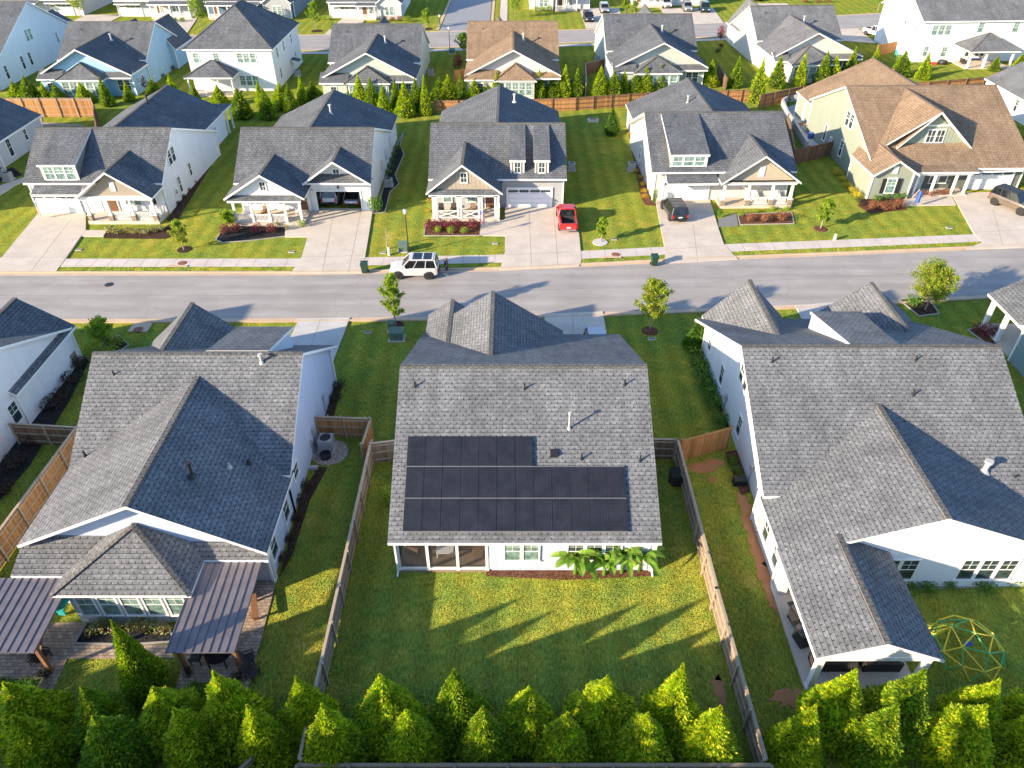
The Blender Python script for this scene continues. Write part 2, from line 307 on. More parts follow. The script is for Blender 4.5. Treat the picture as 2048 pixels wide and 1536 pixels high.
def part(name,me,parent,loc=(0,0,0),rz=0,scale=None):
    o=bpy.data.objects.new(name,me); COL.objects.link(o); o.parent=parent; o.location=loc; o.rotation_euler=(0,0,rz)
    if scale: o.scale=scale
    return o
def kids(o): return [c for c in o.children]
def dup(root,loc,rz=0,label=None,scale=None,group=None):
    r=root.copy(); COL.objects.link(r); r.location=loc; r.rotation_euler=(0,0,rz)
    if scale: r.scale=scale
    if label: r['label']=label
    if group: r['group']=group
    for ch in list(root.children):
        c=ch.copy(); COL.objects.link(c); c.parent=r
        for g in list(ch.children): d=g.copy(); COL.objects.link(d); d.parent=c
    return r
def px(pts,z=0.0): return [(*P(u,v,0.0),z) for u,v in pts]
def sheet(name,pts,z,mat,kind='structure',label=None,cat=None,t=0.0,edge=None):
    m=MB(); pts=[(p[0],p[1],z) for p in pts]
    a=sum(pts[i][0]*pts[(i+1)%len(pts)][1]-pts[(i+1)%len(pts)][0]*pts[i][1] for i in range(len(pts)))
    if a<0: pts=pts[::-1]
    m.slab(pts,max(t,.03),0,1)
    o=m.build(name,[mat,edge or mat]); tag(o,label,cat,None,kind); return o
# ------------------------------------------------------------------ house kit
WC={}
def win_mesh(w_,h_,style):
    k=(round(w_,2),round(h_,2),style)
    if k in WC: return WC[k]
    f=MB(); c=.09; d0,d1=-.07,.03; hw=w_/2
    f.box(-hw-c,hw+c,d0,d1,h_,h_+c*1.3); f.box(-hw-c-.03,hw+c+.03,d0-.04,d1,-c,0); f.box(-hw-c,-hw,d0,d1,0,h_); f.box(hw,hw+c,d0,d1,0,h_)
    if style in('dh','dhc'):
        f.box(-hw,hw,-.045,.01,h_*.5-.03,h_*.5+.03); f.box(-.012,.012,-.04,.01,h_*.5+.03,h_)
        f.box(-hw,hw,-.04,.01,h_*.75-.012,h_*.75+.012) if h_>1.3 else None
    if style in('grid','gridc'):
        f.box(-.02,.02,-.045,.01,0,h_); f.box(-hw,hw,-.045,.01,h_*.5-.02,h_*.5+.02)
    if style=='dark': pass
    g=MB(); g.box(-hw,hw,-.03,0,0,h_)
    WC[k]=(f.mesh('window',WHITE),g.mesh('pane',GLASS_C if style.endswith('c') else GLASS))
    return WC[k]
def garage_mesh(w_,h_):
    k=('g',w_,h_)
    if k in WC: return WC[k]
    m=MB(); t=MB(); hw=w_/2
    t.box(-hw-.14,-hw,-.08,.02,0,h_+.14); t.box(hw,hw+.14,-.08,.02,0,h_+.14); t.box(-hw,hw,-.08,.02,h_,h_+.14)
    for i in range(4):
        z0=i*h_/4; m.box(-hw,hw,-.02,.01,z0,z0+h_/4-.025)
        if i<3:
            for j in range(4):
                a=-hw+j*w_/4+.08; m.box(a,a+w_/4-.16,-.035,-.02,z0+.07,z0+h_/4-.1)
    g=MB(); g.box(-hw+.02,hw-.02,-.022,-.015,h_*.8+.1,h_*.8+.2)
    for j in range(4):
        for q in range(4):
            a=-hw+j*w_/4+.1+q*(w_/4-.2)/4; g.box(a+.015,a+(w_/4-.2)/4-.015,-.032,-.02,h_*.8,h_*.8+.3)
    WC[k]=(m.mesh('garage_door',WHITE),t.mesh('door_frame',WHITE),g.mesh('window_strip',GLASS)); return WC[k]
ROT={'S':0,'E':math.pi/2,'N':math.pi,'W':-math.pi/2}
ROOFM={'g':(S_GRAY,CAP),'d':(S_DARK,CAP),'b':(S_BROWN,CAPB)}
class Each:
    """every box or face put in becomes a part of its own"""
    def __init__(s,l): s.l=l
    def box(s,*a): m=MB(); m.box(*a); s.l.append(m)
    def poly(s,*a): m=MB(); m.poly(*a); s.l.append(m)
    def new(s): m=MB(); s.l.append(m); return m
class House:
    T=.2
    def __init__(s,name,label,org,wall,roof='g',acc=None,rz=0,ztop=None):
        s.o=(org[0],org[1],0); s.e=thing(name,label,'house',s.o,rz); s.W=MB(); s.Rf=MB(); s.AL=[]; s.TL=[]; s.SL=[]; s.A=Each(s.AL); s.Tm=Each(s.TL); s.St=Each(s.SL); s.wm=wall; s.am=acc or wall; s.rm=ROOFM[roof]
    def slope(s,pts): s.Rf.slab(pts,s.T,0,1)
    def cap(s,a,b,wd=.3):
        s.Rf.bar((a[0],a[1],a[2]+.0),(b[0],b[1],b[2]+.0),wd,.1,2)
    def gable(s,ax,a0,a1,c0,cr,c1,z0,zr,z1,wall=True,ovr=(.3,.3),ov=.4,acc=0,wc=None,wa=None,cap=True,ae=None,es=None):
        """pitched block. ax: ridge direction; a: extent along it; c0,cr,c1: eave, ridge, eave; wc/wa limit the walls"""
        f=(lambda a,c,z:(a,c,z)) if ax=='x' else (lambda a,c,z:(c,a,z))
        e0,e1=ae or (a1,a1); g0,g1=es or (a0,a0)
        s.slope([f(g0,c0,z0),f(e0,c0,z0),f(a1,cr,zr),f(a0,cr,zr)]); s.slope([f(a0,cr,zr),f(a1,cr,zr),f(e1,c1,z1),f(g1,c1,z1)])
        if cap: s.cap(f(a0+.02,cr,zr),f(a1-.02,cr,zr))
        if wall: s.walls(ax,a0,a1,c0,cr,c1,z0,zr,z1,ovr,ov,acc,wc,wa)
    def walls(s,ax,a0,a1,c0,cr,c1,z0,zr,z1,ovr=(.3,.3),ov=.4,acc=0,wc=None,wa=None,corners=True):
        f=(lambda a,c,z:(a,c,z)) if ax=='x' else (lambda a,c,z:(c,a,z))
        def top(c): return (z0+(zr-z0)*(c-c0)/(cr-c0) if c<=cr else zr+(z1-zr)*(c-cr)/(c1-cr))-s.T*.9
        b0,b1=(a0+ovr[0],a1-ovr[1]) if wa is None else wa
        k0,k1=(c0+ov,c1-ov) if wc is None else wc
        prof=[(k0,-.1),(k1,-.1),(k1,top(k1))]+([(cr,top(cr))] if k0<cr<k1 else [])+[(k0,top(k0))]
        m=s.W if acc==0 else s.A.new()
        A=[f(b0,c,z) for c,z in prof]; B=[f(b1,c,z) for c,z in prof]; n=len(prof)
        flip=(ax=='x')
        m.poly(A[::-1] if flip else A); m.poly(B if flip else B[::-1])
        for i in range(n):
            j=(i+1)%n; q=[A[i],A[j],B[j],B[i]]; m.poly(q if not flip else q)
        # corner boards and frieze
        for a in (b0,b1):
            for c in ((k0,k1) if corners else ()):
                x,y,_=f(a,c,0); s.Tm.box(x-.07,x+.07,y-.07,y+.07,-.05,top(c)-.02)
    def hip(s,x0,x1,y0,y1,z0,apex,wall=None,post=None):
        """four slopes to an apex line [(x,y),(x,y)] at height z"""
        (ax,ay),(bx,by),z=apex
        q=[(x0,y0,z0),(x1,y0,z0),(x1,y1,z0),(x0,y1,z0)]; A=(ax,ay,z); B=(bx,by,z)
        if abs(bx-ax)>abs(by-ay): F=[[q[0],q[1],B,A],[q[1],q[2],B],[q[2],q[3],A,B],[q[3],q[0],A]]; hp=[(q[0],A),(q[1],B),(q[2],B),(q[3],A)]
        else: F=[[q[0],q[1],A],[q[1],q[2],B,A],[q[2],q[3],B],[q[3],q[0],A,B]]; hp=[(q[0],A),(q[1],A),(q[2],B),(q[3],B)]
        for p in F: s.slope(p)
        for a,b in hp: s.cap((a[0],a[1],a[2]),(b[0],b[1],b[2]),.26)
        if (ax,ay)!=(bx,by): s.cap(A,B)
        if wall: s.box(*wall)
    def box(s,x0,x1,y0,y1,z0,z1,acc=0):
        (s.W,s.A,s.Tm,s.St)[acc].box(x0,x1,y0,y1,z0,z1)
    def L(s,x,y,z): return (x-s.o[0],y-s.o[1],z)
    def win(s,x,y,z,w_=.9,h_=1.5,d='S',style='dh',n=1,gap=.14):
        fm,gm=win_mesh(w_,h_,style); r=ROT[d]
        for i in range(n):
            t=(i-(n-1)/2)*(w_+gap+.06); wx,wy=(x+t*math.cos(r),y+t*math.sin(r))
            o=part('window',fm,s.e,s.L(wx,wy,z),r); part('pane',gm,o)
    def shutters(s,x,y,z,w_,h_):
        for q in(-1,1):
            m=MB(); a=x+q*(w_/2+.3); m.box(a-.2,a+.2,y-.05,y+.02,z,z+h_)
            for k in range(6): m.box(a-.15,a+.15,y-.065,y-.05,z+.08+k*h_/6.3,z+.08+k*h_/6.3+.06)
            m.build('shutter',DKMET,s.e,s.o)
    def garage(s,x,y,w_=4.9,h_=2.2,d='S',z=0.05):
        a,b,c=garage_mesh(w_,h_); o=part('garage_door',a,s.e,s.L(x,y,z),ROT[d]); part('door_frame',b,o); part('window_strip',c,o)
    def door(s,x,y,z=.15,mat=None,w_=.95,d='S'):
        m=MB(); m.box(-w_/2,w_/2,-.03,.03,0,2.1); 
        for k in(0,1): m.box(-w_/2+.12,w_/2-.12,-.045,-.03,.2+k*.95,.9+k*.95)
        o=m.build('door',mat or DKMET,s.e); o.location=s.L(x,y,z); o.rotation_euler=(0,0,ROT[d])
        h=MB(); h.box(w_/2-.14,w_/2-.08,-.1,-.045,.95,1.1); q=h.build('handle',CHROME,o)
        fr=MB(); fr.box(-w_/2-.12,-w_/2,-.06,.03,0,2.25); fr.box(w_/2,w_/2+.12,-.06,.03,0,2.25); fr.box(-w_/2,w_/2,-.06,.03,2.12,2.25); fr.build('door_frame',WHITE,o)
    def post(s,x,y,z0,z1,wd=.22,base=None,taper=1.0):
        m=MB(); zb=z0+(base or 0)
        h=wd/2; t=h*taper; i=len(m.v)
        m.v+=[(x-h,y-h,zb),(x+h,y-h,zb),(x+h,y+h,zb),(x-h,y+h,zb),(x-t,y-t,z1),(x+t,y-t,z1),(x+t,y+t,z1),(x-t,y+t,z1)]
        for q in ((0,1,5,4),(1,2,6,5),(2,3,7,6),(3,0,4,7),(4,5,6,7)): m.f.append(tuple(i+k for k in q)); m.m.append(0)
        m.box(x-h-.04,x+h+.04,y-h-.04,y+h+.04,zb,zb+.12); m.box(x-t-.05,x+t+.05,y-t-.05,y+t+.05,z1-.12,z1)
        o=m.build('porch_post',WHITE,s.e,s.o)
        if base:
            b=MB(); q=wd*.85; b.box(x-q,x+q,y-q,y+q,z0-.1,zb-.06,0); b.box(x-q-.05,x+q+.05,y-q-.05,y+q+.05,zb-.06,zb,1)
            r=b.build('stone_base',[BRICKM,CONC2],o,s.o); 
    def railing(s,x0,y0,x1,y1,z,h_=.85,style='pick'):
        m=MB(); m.bar((x0,y0,z+h_),(x1,y1,z+h_),.1,.07); m.bar((x0,y0,z+.12),(x1,y1,z+.12),.07,.07)
        L_=math.hypot(x1-x0,y1-y0); n=int(L_/.13)
        if style=='pick':
            for i in range(1,n): t=i/n; x=x0+(x1-x0)*t; y=y0+(y1-y0)*t; m.box(x-.022,x+.022,y-.022,y+.022,z+.12,z+h_)
        else:
            m.bar((x0,y0,z+.15),(x1,y1,z+h_-.03),.06,.07); m.bar((x0,y0+.005,z+h_-.03),(x1,y1+.005,z+.15),.06,.07)
        m.build('railing',WHITE,s.e,s.o)
    def pipe(s,x,y,z,h_=.5,r=.05,mat=None,cap=False,name='vent_pipe'):
        m=MB(); m.cyl((x,y,z-.15),(x,y,z+h_),r,r,8); m.cyl((x,y,z-.12),(x,y,z+.13),r*2.6,r*1.15,8)
        if cap: m.cyl((x,y,z+h_),(x,y,z+h_+.14),r*1.7,r*1.7,10)
        m.build(name,mat or DKMET,s.e,s.o)
    def boxvent(s,x,y,z,pitch):
        m=MB(); m.slab([(x-.2,y-.2,z+.18-.2*pitch*.2),(x+.2,y-.2,z+.18-.2*pitch*.2),(x+.2,y+.2,z+.22),(x-.2,y+.2,z+.22)],.35,0,0); m.build('roof_vent',DKMET,s.e,s.o)
    def slabfloor(s,x0,x1,y0,y1,z=.15,mat=None,name='porch_floor'):
        m=MB(); m.box(x0,x1,y0,y1,-.05,z); m.build(name,mat or CONC,s.e,s.o)
    def dormer(s,x0,x1,y0,zf,zsill,zb,yb,n=3,acc=1,wst='dhc',gap=.12):
        """shed dormer: front wall at y0 from the roof up to zf, roof rising back to (yb,zb)"""
        s.slope([(x0-.2,y0-.25,zf),(x1+.2,y0-.25,zf),(x1+.2,yb,zb),(x0-.2,yb,zb)])
        m=s.A.new(); q=s.T*.9
        k=(zb-zf)/(yb-y0+.25); zt=zf+.25*k-q; zy=zb-q
        m.poly([(x0,y0,zsill-1),(x1,y0,zsill-1),(x1,y0,zt),(x0,y0,zt)]); m.poly([(x1,y0,zsill-1),(x1,yb,zsill-1),(x1,yb,zy),(x1,y0,zt)]); m.poly([(x0,yb,zsill-1),(x0,y0,zsill-1),(x0,y0,zt),(x0,yb,zy)])
        s.Tm.box(x0-.06,x0+.06,y0-.06,y0+.06,zsill-.5,zt); s.Tm.box(x1-.06,x1+.06,y0-.06,y0+.06,zsill-.5,zt)
        ww=(x1-x0-.3)/n-gap-.06; s.win((x0+x1)/2,y0,zsill+.12,ww,zt-zsill-.35,'S',wst,n,gap)
    def louver(s,x,y,z,w_=.5,h_=1.0,d='S'):
        m=MB(); m.box(-w_/2,w_/2,-.06,.02,0,h_)
        for k in range(6): m.box(-w_/2+.08,w_/2-.08,-.08,-.06,.08+k*h_/6.5,.08+k*h_/6.5+.07)
        o=m.build('gable_vent',WHITE,s.e); o.location=s.L(x,y,z); o.rotation_euler=(0,0,ROT[d])
    def done(s):
        s.W.build('wall',s.wm,s.e,s.o)
        for m in s.AL: m.build('gable_siding',s.am,s.e,s.o)
        for m in s.TL:
            z=[p[2] for p in m.v]; x=[p[0] for p in m.v]; y=[p[1] for p in m.v]; m.build('corner_board' if max(z)-min(z)>max(max(x)-min(x),max(y)-min(y)) else 'trim_board',WHITE,s.e,s.o)
        for m in s.SL: m.build('stone_facing',BRICKM,s.e,s.o)
        s.Rf.build('roof',[s.rm[0],WHITE,s.rm[1]],s.e,s.o)
        return s

# ------------------------------------------------------------------ ground, street, walks, drives
m=MB(); m.poly([(-900,-200,0),(900,-200,0),(900,1500,0),(-900,1500,0)]); tag(m.build('lawn',GRASS),kind='structure')
def lerp(tab,x):
    for (x0,y0),(x1,y1) in zip(tab,tab[1:]):
        if x<=x1: return y0+(y1-y0)*(x-x0)/(x1-x0)
    return y1
NEAR=[(-120,53.1),(-44,53.1),(-22,53.2),(-5,53.5),(8,54.2),(21,55.1),(30,55.8),(42,57.0),(47,57.6),(70,61),(100,66)]
FAR=[(-120,60.6),(-20,60.7),(-1,61.5),(6,62.2),(18.5,63.5),(33.5,64.7),(51.7,66.3),(75,70),(100,75)]
XS=[-110+i*2.5 for i in range(82)]
def band(name,f0,f1,z,mat,xs=XS,kind='structure',t=.04,e=None,label=None,cat=None):
    m=MB()
    for a,b in zip(xs,xs[1:]): m.slab([(a,f0(a),z),(b,f0(b),z),(b,f1(b),z),(a,f1(a),z)],t,0,0)
    return tag(m.build(name,[mat]),label,cat,None,kind)
fn=lambda x:lerp(NEAR,x); ff=lambda x:lerp(FAR,x)
band('road',fn,ff,.03,ASPH)
band('kerb',lambda x:fn(x)-.62,fn,.045,CURBM,t=.06); band('kerb',ff,lambda x:ff(x)+.62,.045,CURBM,t=.06)
band('kerb',lambda x:fn(x)-.62,lambda x:fn(x)-.42,.13,CURBM,t=.1); band('kerb',lambda x:ff(x)+.42,lambda x:ff(x)+.62,.13,CURBM,t=.1)
band('grass_verge',lambda x:ff(x)+.62,lambda x:ff(x)+1.55,.09,GRASS,t=.1); band('sidewalk',lambda x:ff(x)+1.55,lambda x:ff(x)+3.15,.1,WALKM,t=.1)
jm=MB()
for i in range(120):
    x=-90+i*1.55; jm.box(x-.012,x+.012,ff(x)+1.57,ff(x)+3.13,.09,.104)
tag(jm.build('sidewalk_joint',[JOINT]),kind='structure')
band('road_seam',lambda x:(fn(x)+ff(x))/2+.1,lambda x:(fn(x)+ff(x))/2+.13,.034,JOINTA,t=.01)
def drive(name,pts,joints=(),mat=None,z=.12,jz=None):
    o=sheet(name,px(pts),z,mat or CONC,t=.12)
    m=MB()
    for a,b in joints:
        A=P(*a);B=P(*b); m.bar((*A,z+.0),(*B,z+.0),.03,.008)
    if joints: tag(m.build('driveway_joint',[JOINT]),kind='structure')
drive('driveway',[(78,427),(172,427),(172,462),(160,478),(131,520),(112,546),(-40,546),(5,516)],[((143,440),(62,546)),((0,516),(131,517))])
drive('driveway',[(610,418),(746,419),(738,470),(728,530),(738,547),(582,548),(604,515),(617,470),(607,456)],[((668,425),(645,547)),((722,425),(697,547)),((604,516),(729,513))])
drive('driveway',[(1010,415),(1136,415),(1158,470),(1163,522),(1158,534),(1000,541),(1010,505),(1010,472)],[((1058,420),(1063,537)),((1107,420),(1116,535)),((1010,512),(1162,505))])
drive('driveway',[(1310,399),(1418,396),(1437,460),(1448,492),(1475,520),(1330,528),(1330,500),(1320,450)],[((1386,450),(1395,524)),((1328,501),(1450,493))])
drive('driveway',[(1900,388),(2060,384),(2200,470),(2200,492),(1930,500),(1963,487),(1945,465),(1912,405)],[((1985,420),(2005,495)),((1948,466),(2100,460))])
drive('front_walk',[(172,462),(215,462),(222,452),(207,474),(160,474)],z=.11)
drive('front_walk',[(571,452),(620,455),(617,475),(570,475)],z=.11)
drive('front_walk',[(962,445),(985,445),(1010,440),(1010,473),(960,472)],z=.11)
drive('front_walk',[(1437,440),(1472,428),(1476,452),(1437,455)],z=.11,mat=SLATE)
drive('front_walk',[(1805,401),(1850,393),(1900,390),(1912,411),(1800,413)],z=.11)
drive('side_path',[(0,372),(30,362),(48,355),(48,364),(30,372),(0,392)],z=.08)
# near side drives
drive('driveway',[(598,640),(700,637),(668,720),(640,760),(560,760),(575,690)],[((642,640),(617,710))],CONC2)
drive('driveway',[(1088,630),(1205,625),(1214,670),(1214,740),(1100,740),(1095,690)],[((1145,630),(1147,690))],CONC)
drive('driveway',[(1590,613),(1710,603),(1720,660),(1620,670)],[((1640,612),(1650,650))],CONC2)
# storm drain throats
for i,(cx,cy,lab) in enumerate([(352,541,'storm drain beside the parked strip'),(1225,523,'storm drain')]):
    x,y=P(cx,cy); m=MB(); m.slab([(x-2.6,y-.45,.06),(x+2.6,y-.45,.06),(x+.9,y+.55,.05),(x-.9,y+.55,.05)],.04,0,0); m.box(x-.9,x+.9,y+.5,y+.75,.02,.18,0); m.box(x-.8,x+.8,y+.48,y+.51,.03,.13,1)
    tag(m.build('storm_drain',[CURBM,BLACKP]),['concrete kerb inlet of the storm drain in front of the leftmost gabled house','concrete kerb inlet of the storm drain right of the red pickup drive'][i],'storm drain')
x,y=P(288,650); m=MB(); m.slab([(x-2.4,53.0,.05),(x+1.6,53.0,.05),(x+.7,y+.3,.05),(x-.7,y+.3,.05)],.03); m.box(x-.9,x+.7,y-1.1,y+.35,.02,.09); tag(m.build('storm_drain',[CURBM,CURBM]),'concrete storm drain pad on the near kerb behind the left house','storm drain')
for i,(u,v,r,z,lab) in enumerate([(365,528,.42,.11,'rusty manhole cover in the sidewalk left of the white two-car garage house'),(1231,511,.42,.11,'rusty manhole cover in the sidewalk right of the red pickup'),(218,570,.38,.04,'round manhole cover in the road at the left'),(277,661,.4,.1,'rusty manhole cover on the near drain pad')]):
    x,y=P(u,v); m=MB(); m.cyl((x,y,z-.02),(x,y,z+.02),r,r,20); m.cyl((x,y,z),(x,y,z+.03),r*.8,r*.8,20); tag(m.build('manhole_cover',RUSTM if i!=2 else DKMET,None,(x,y,0)),lab,'manhole cover')
# rear street and side street
RS=[(-120,143.5),(-35,144.3),(-15,146),(9,149.5),(17,150.8),(37,154),(50,156.5),(72,162),(120,172)]
RN=[(-120,155),(-43,155.3),(-34,155.8),(-14,158.5),(10,159.5),(17,160.3),(38,165),(50,167.5),(70,173),(120,184)]
rs=lambda x:lerp(RS,x); rn=lambda x:lerp(RN,x)
XB=[-118+i*4 for i in range(59)]
band('rear_road',rs,rn,.03,ASPH,XB); band('rear_kerb',lambda x:rn(x),lambda x:rn(x)+.6,.06,CURBM,XB); band('rear_kerb',lambda x:rs(x)-.6,rs,.06,CURBM,XB)
band('rear_sidewalk',lambda x:rs(x)-3,lambda x:rs(x)-1.5,.06,WALKM,XB)
tag(sheet('side_road',[(-14.5,158,0),(-4.5,158,0),(-5,215,0),(-13.6,215,0)],.036,M_concrete('worn_asphalt',(.27,.275,.29),.06)),kind='structure')
for a,b in(((-15.3,160,0),(-14.2,215,0)),((-4.4,160,0),(-4.6,215,0))): sheet('side_kerb',[a,(a[0]+.6,a[1],0),(b[0]+.6,b[1],0),b],.07,CURBM)
sheet('side_sidewalk',[(-2.6,160,0),(-1,160,0),(-1,215,0),(-2.6,215,0)],.07,WALKM)
for n_,pts in enumerate([[(-92,174),(-84,174),(-84,155.5),(-92,155.5)],[(-76,171),(-67,171),(-64,155.4),(-73,155.4)],[(-36,171),(-31,171),(-31,158),(-37,156)],[(15,181),(24,181),(23,161),(15,161)],[(33,181),(45,181),(44,166),(33,164)],[(56,186),(63,186),(63,171),(56,169)]]):
    sheet('driveway',[(a,b,0) for a,b in pts],.09,CONC)
sheet('driveway',[(60,152,0),(69,149,0),(70,161,0),(62,160,0)],.09,CONC); sheet('driveway',[(-31,135,0),(-29.5,135,0),(-29,144,0),(-33,144,0)],.09,CONC)
sheet('driveway',[(-54,137,0),(-49,137,0),(-49,144,0),(-54,144,0)],.09,CONC)
# ------------------------------------------------------------------ near row
DOORW=M_plain('white_door_paint',(.7,.7,.68),.5); DOORR=M_plain('red_door_paint',(.3,.03,.03),.45); DOORD=M_plain('brown_door_stain',(.16,.07,.035),.5)
# house with the solar panels
h=House('house','pale blue house with black solar panels on its grey roof',(0.7,36),SD_PALE,'g')
h.gable('x',-6.8,8.2,26.2,35.7,46.4,2.9,7.9,3.0,wall=False)
h.walls('x',-6.8,8.2,26.2,35.7,46.4,2.9,7.9,3.0,wc=(30.2,46.0)); h.walls('x',-6.8,8.2,26.2,35.7,46.4,2.9,7.9,3.0,wa=(-1.3,7.9),wc=(26.6,30.2),corners=False); h.Tm.box(7.83,7.97,26.53,26.67,-.05,2.85)
h.gable('y',38.2,46.9,-6.7,-1.4,3.9,3.0,6.5,3.0,es=(46,46),wa=(43,46.6)); h.gable('y',43,49,-6.6,-4.6,-2.6,3.1,4.5,3.1,wall=False)
for x in(-6.3,-2.9): h.post(x,48.7,0,3.0)
h.slabfloor(-6.5,-2.6,46.5,48.9); h.garage(5,46.05,5,d='N'); h.door(-4.4,46.7,d='N')
h.slabfloor(-6.5,-1.3,26.5,30.2,.12,mat=M_plain('brown_porch_floor',(.26,.19,.14),.8))
for x in(-6.42,-4.76,-3.08,-1.42): h.post(x,26.65,0.05,2.9,.16)
h.post(-6.42,29.9,.05,3.0,.16)
for a,b in((-6.34,-4.84),(-4.68,-3.16),(-3.0,-1.5)):
    m=MB(); m.poly([(a,26.65,.25),(b,26.65,.25),(b,26.65,2.75),(a,26.65,2.75)]); m.build('porch_screen',M_screen(),h.e,h.o)
m=MB(); m.poly([(-6.42,26.7,.25),(-6.42,30,.25),(-6.42,30,2.75),(-6.42,26.7,2.75)]); m.build('porch_screen',M_screen(),h.e,h.o)
h.Tm.box(-6.5,-1.3,26.58,26.72,.05,.24); h.Tm.box(-6.5,-1.3,26.58,26.72,2.72,2.9)
h.win(.55,26.6,1.0,.84,1.5,'S','dhc',2); h.win(4.6,26.6,1.0,.84,1.5,'S','dh',3); h.door(7.1,26.6,.15,DOORW)
for u,v,z,hh,r,mt,cp in((3.33,32.11,6.01,1.1,.055,PVC,True),(-5.81,34.49,7.26,.4,.05,DKMET,False),(.75,34.35,7.19,.4,.05,DKMET,False),(6.74,34.58,7.31,.42,.05,DKMET,False),(3.98,30.46,5.14,.42,.05,DKMET,False),(7.33,30.36,5.09,.42,.05,DKMET,False)): h.pipe(u,v,z,hh,r,mt,cp)
h.boxvent(2.39,30.73,5.28,.5); h.done(); C1=h
# solar panels: things bolted on, part of the roof
def solar(x0,n,ya,yb):
    for i in range(n):
        a=x0+i*1.031; m=MB(); f=lambda x,y,d:(x,y,2.9+.526*(y-26.2)+d)
        m.slab([f(a+.012,ya+.01,.17),f(a+1.019,ya+.01,.17),f(a+1.019,yb-.012,.17),f(a+.012,yb-.012,.17)],.035,0,1)
        m.build('solar_panel',[SOLAR,SFRAME],C1.e,C1.o)
solar(-6.02,7,29.97,31.57); solar(-6.0,12,28.33,29.94); solar(-6.0,12,26.67,28.3)
m=MB()
for y0 in(26.66,28.315,29.955):
    nx=1.2 if y0>30.5 else 6.38
    f=lambda x,y,d:(x,y,2.9+.526*(y-26.2)+d); m.slab([f(-6.02,y0-.008,.172),f(nx,y0-.008,.172),f(nx,y0+.01,.172),f(-6.02,y0+.01,.172)],.05,0,0)
m.build('panel_rail',SFRAME,C1.e,C1.o)

# left neighbour
h=L1H=House('house','pale blue house with two bronze metal pergola roofs behind it',(-19.5,35),SD_PALE,'g')
h.gable('x',-26.1,-13.0,30.6,37.1,44.8,3.7,7.85,3.1,wc=(31,44.3),wa=(-25.7,-13.5))
h.gable('y',25.1,36.6,-26.0,-19.35,-13.0,4.0,7.0,3.4,wall=False,ae=(31.8,31.2))
h.walls('y',25.1,36.6,-26.0,-19.35,-13.0,4.0,7.0,3.4,wa=(25.9,31.0),wc=(-25.6,-13.5))
h.slope([(-26.2,24.0,2.9),(-21,24.0,2.9),(-21,26.0,3.9),(-26.0,26.0,4.0)]); h.slope([(-17.5,25.0,2.95),(-13.0,25.0,2.95),(-13.0,26.0,3.4),(-17.5,26.0,3.45)])
h.box(-25.8,-20,24.4,26.2,-.1,2.8)
h.hip(-23.5,-16.4,22.8,29,2.9,((-19.85,25.7),(-19.85,27.5),4.85)); h.box(-23.1,-16.8,23.2,26.3,-.1,2.8)
for i in range(5): h.win(-22.3+i*1.18,23.2,.75,.86,1.75,'S','dhc')
h.win(-23.1,24,.75,.86,1.75,'W','dh')
h.gable('y',39.5,45.6,-27.0,-23.2,-19.2,3.0,6.3,3.0,es=(44.4,44.4),wa=(42,45.3)); h.slope([(-19.1,42.6,6.2),(-15.2,42.6,6.2),(-15.2,37.3,7.9),(-19.1,37.3,7.9)]); h.box(-18.9,-15.4,38,42.4,3,6.05,acc=1) if 0 else None
h.W.poly([(-15.4,42.2,4.0),(-15.4,38.2,5.8),(-15.4,38.2,7.45),(-15.4,42.2,6.1)]); h.W.poly([(-18.9,42.2,4),(-15.4,42.2,4),(-15.4,42.2,6.1),(-18.9,42.2,6.1)])
h.garage(-16.5,44.35,4.9,d='N'); h.door(-21,44.4,d='N')
for y,z,hh in((27.0,.9,1.5),(29.8,.9,1.5),(32.6,1.6,.9)): h.win(-13.5,y,z,.9,hh,'E','dh')
h.pipe(-17.3,27.0+1.2,6.1,.8,.1,DKMET,True,'flue_pipe'); h.pipe(-16.0,29.8,5.2,.25,.07,GALV); h.pipe(-15.2,30.6,4.75,.2,.07); h.pipe(-24.5,35.9,7.0,.35,.05); h.pipe(-15.5,36.6,7.5,.5,.08,PVC,True); h.pipe(-25.2,31.5,4.5,.3)
h.done()
# far-left neighbour
h=House('house','white house at the left edge with a dark hipped roof and small side windows',(-41,38),SD_WHITE,'d')
h.gable('x',-52,-33.9,26,36.5,47.2,3,7.9,3.1,wa=(-51.6,-34.3)); h.gable('y',39,47.6,-41.2,-37.5,-33.85,3.0,5.5,3.0)
for y in(45.4,44.0,42.6): h.win(-34.3,y,1.5,.6,.85,'E','dh')
for y in(38.6,): h.win(-34.3,y,1.0,.85,1.5,'E','dh')
h.win(-34.3,34.2,.9,1.0,1.7,'E','dh'); h.win(-34.3,30.2,.9,1.0,1.7,'E','dh'); h.St.box(-34.27,-34.2,46.0,46.8,-.05,1.2); h.done()
# right neighbour
h=R1H=House('house','large white house with a gabled rear porch right of the solar house',(22,37),SD_WHITE,'g')
h.gable('x',14.35,30.6,29.0,37.6,48.4,3.6,8.05,3.1,wa=(15.35,30.2))
h.gable('y',25.0,35.5,14.3,22.1,29.9,3.2,6.2,3.3,wall=False,ae=(29.3,29.5)); h.walls('y',25.0,37,14.3,22.1,29.9,3.2,6.2,3.3,wa=(25.5,30.5),wc=(14.75,29.5))
h.gable('y',19.1,25.6,14.2,17.2,20.3,3.2,4.35,3.0,wall=False); h.slope([(14.6,25.4,3.4),(20.2,25.4,3.1),(20.2,25.45,3.1),(14.6,25.45,3.4)])
m=MB(); 
h.Tm.poly([(14.6,19.35,2.85),(20,19.35,2.7),(17.2,19.35,4.1)]); h.Tm.box(14.5,20.0,19.32,19.5,2.6,2.88)
for x,y in((14.75,19.5),(19.85,19.5),(19.85,22.4)): h.post(x,y,.05,2.8,.3)
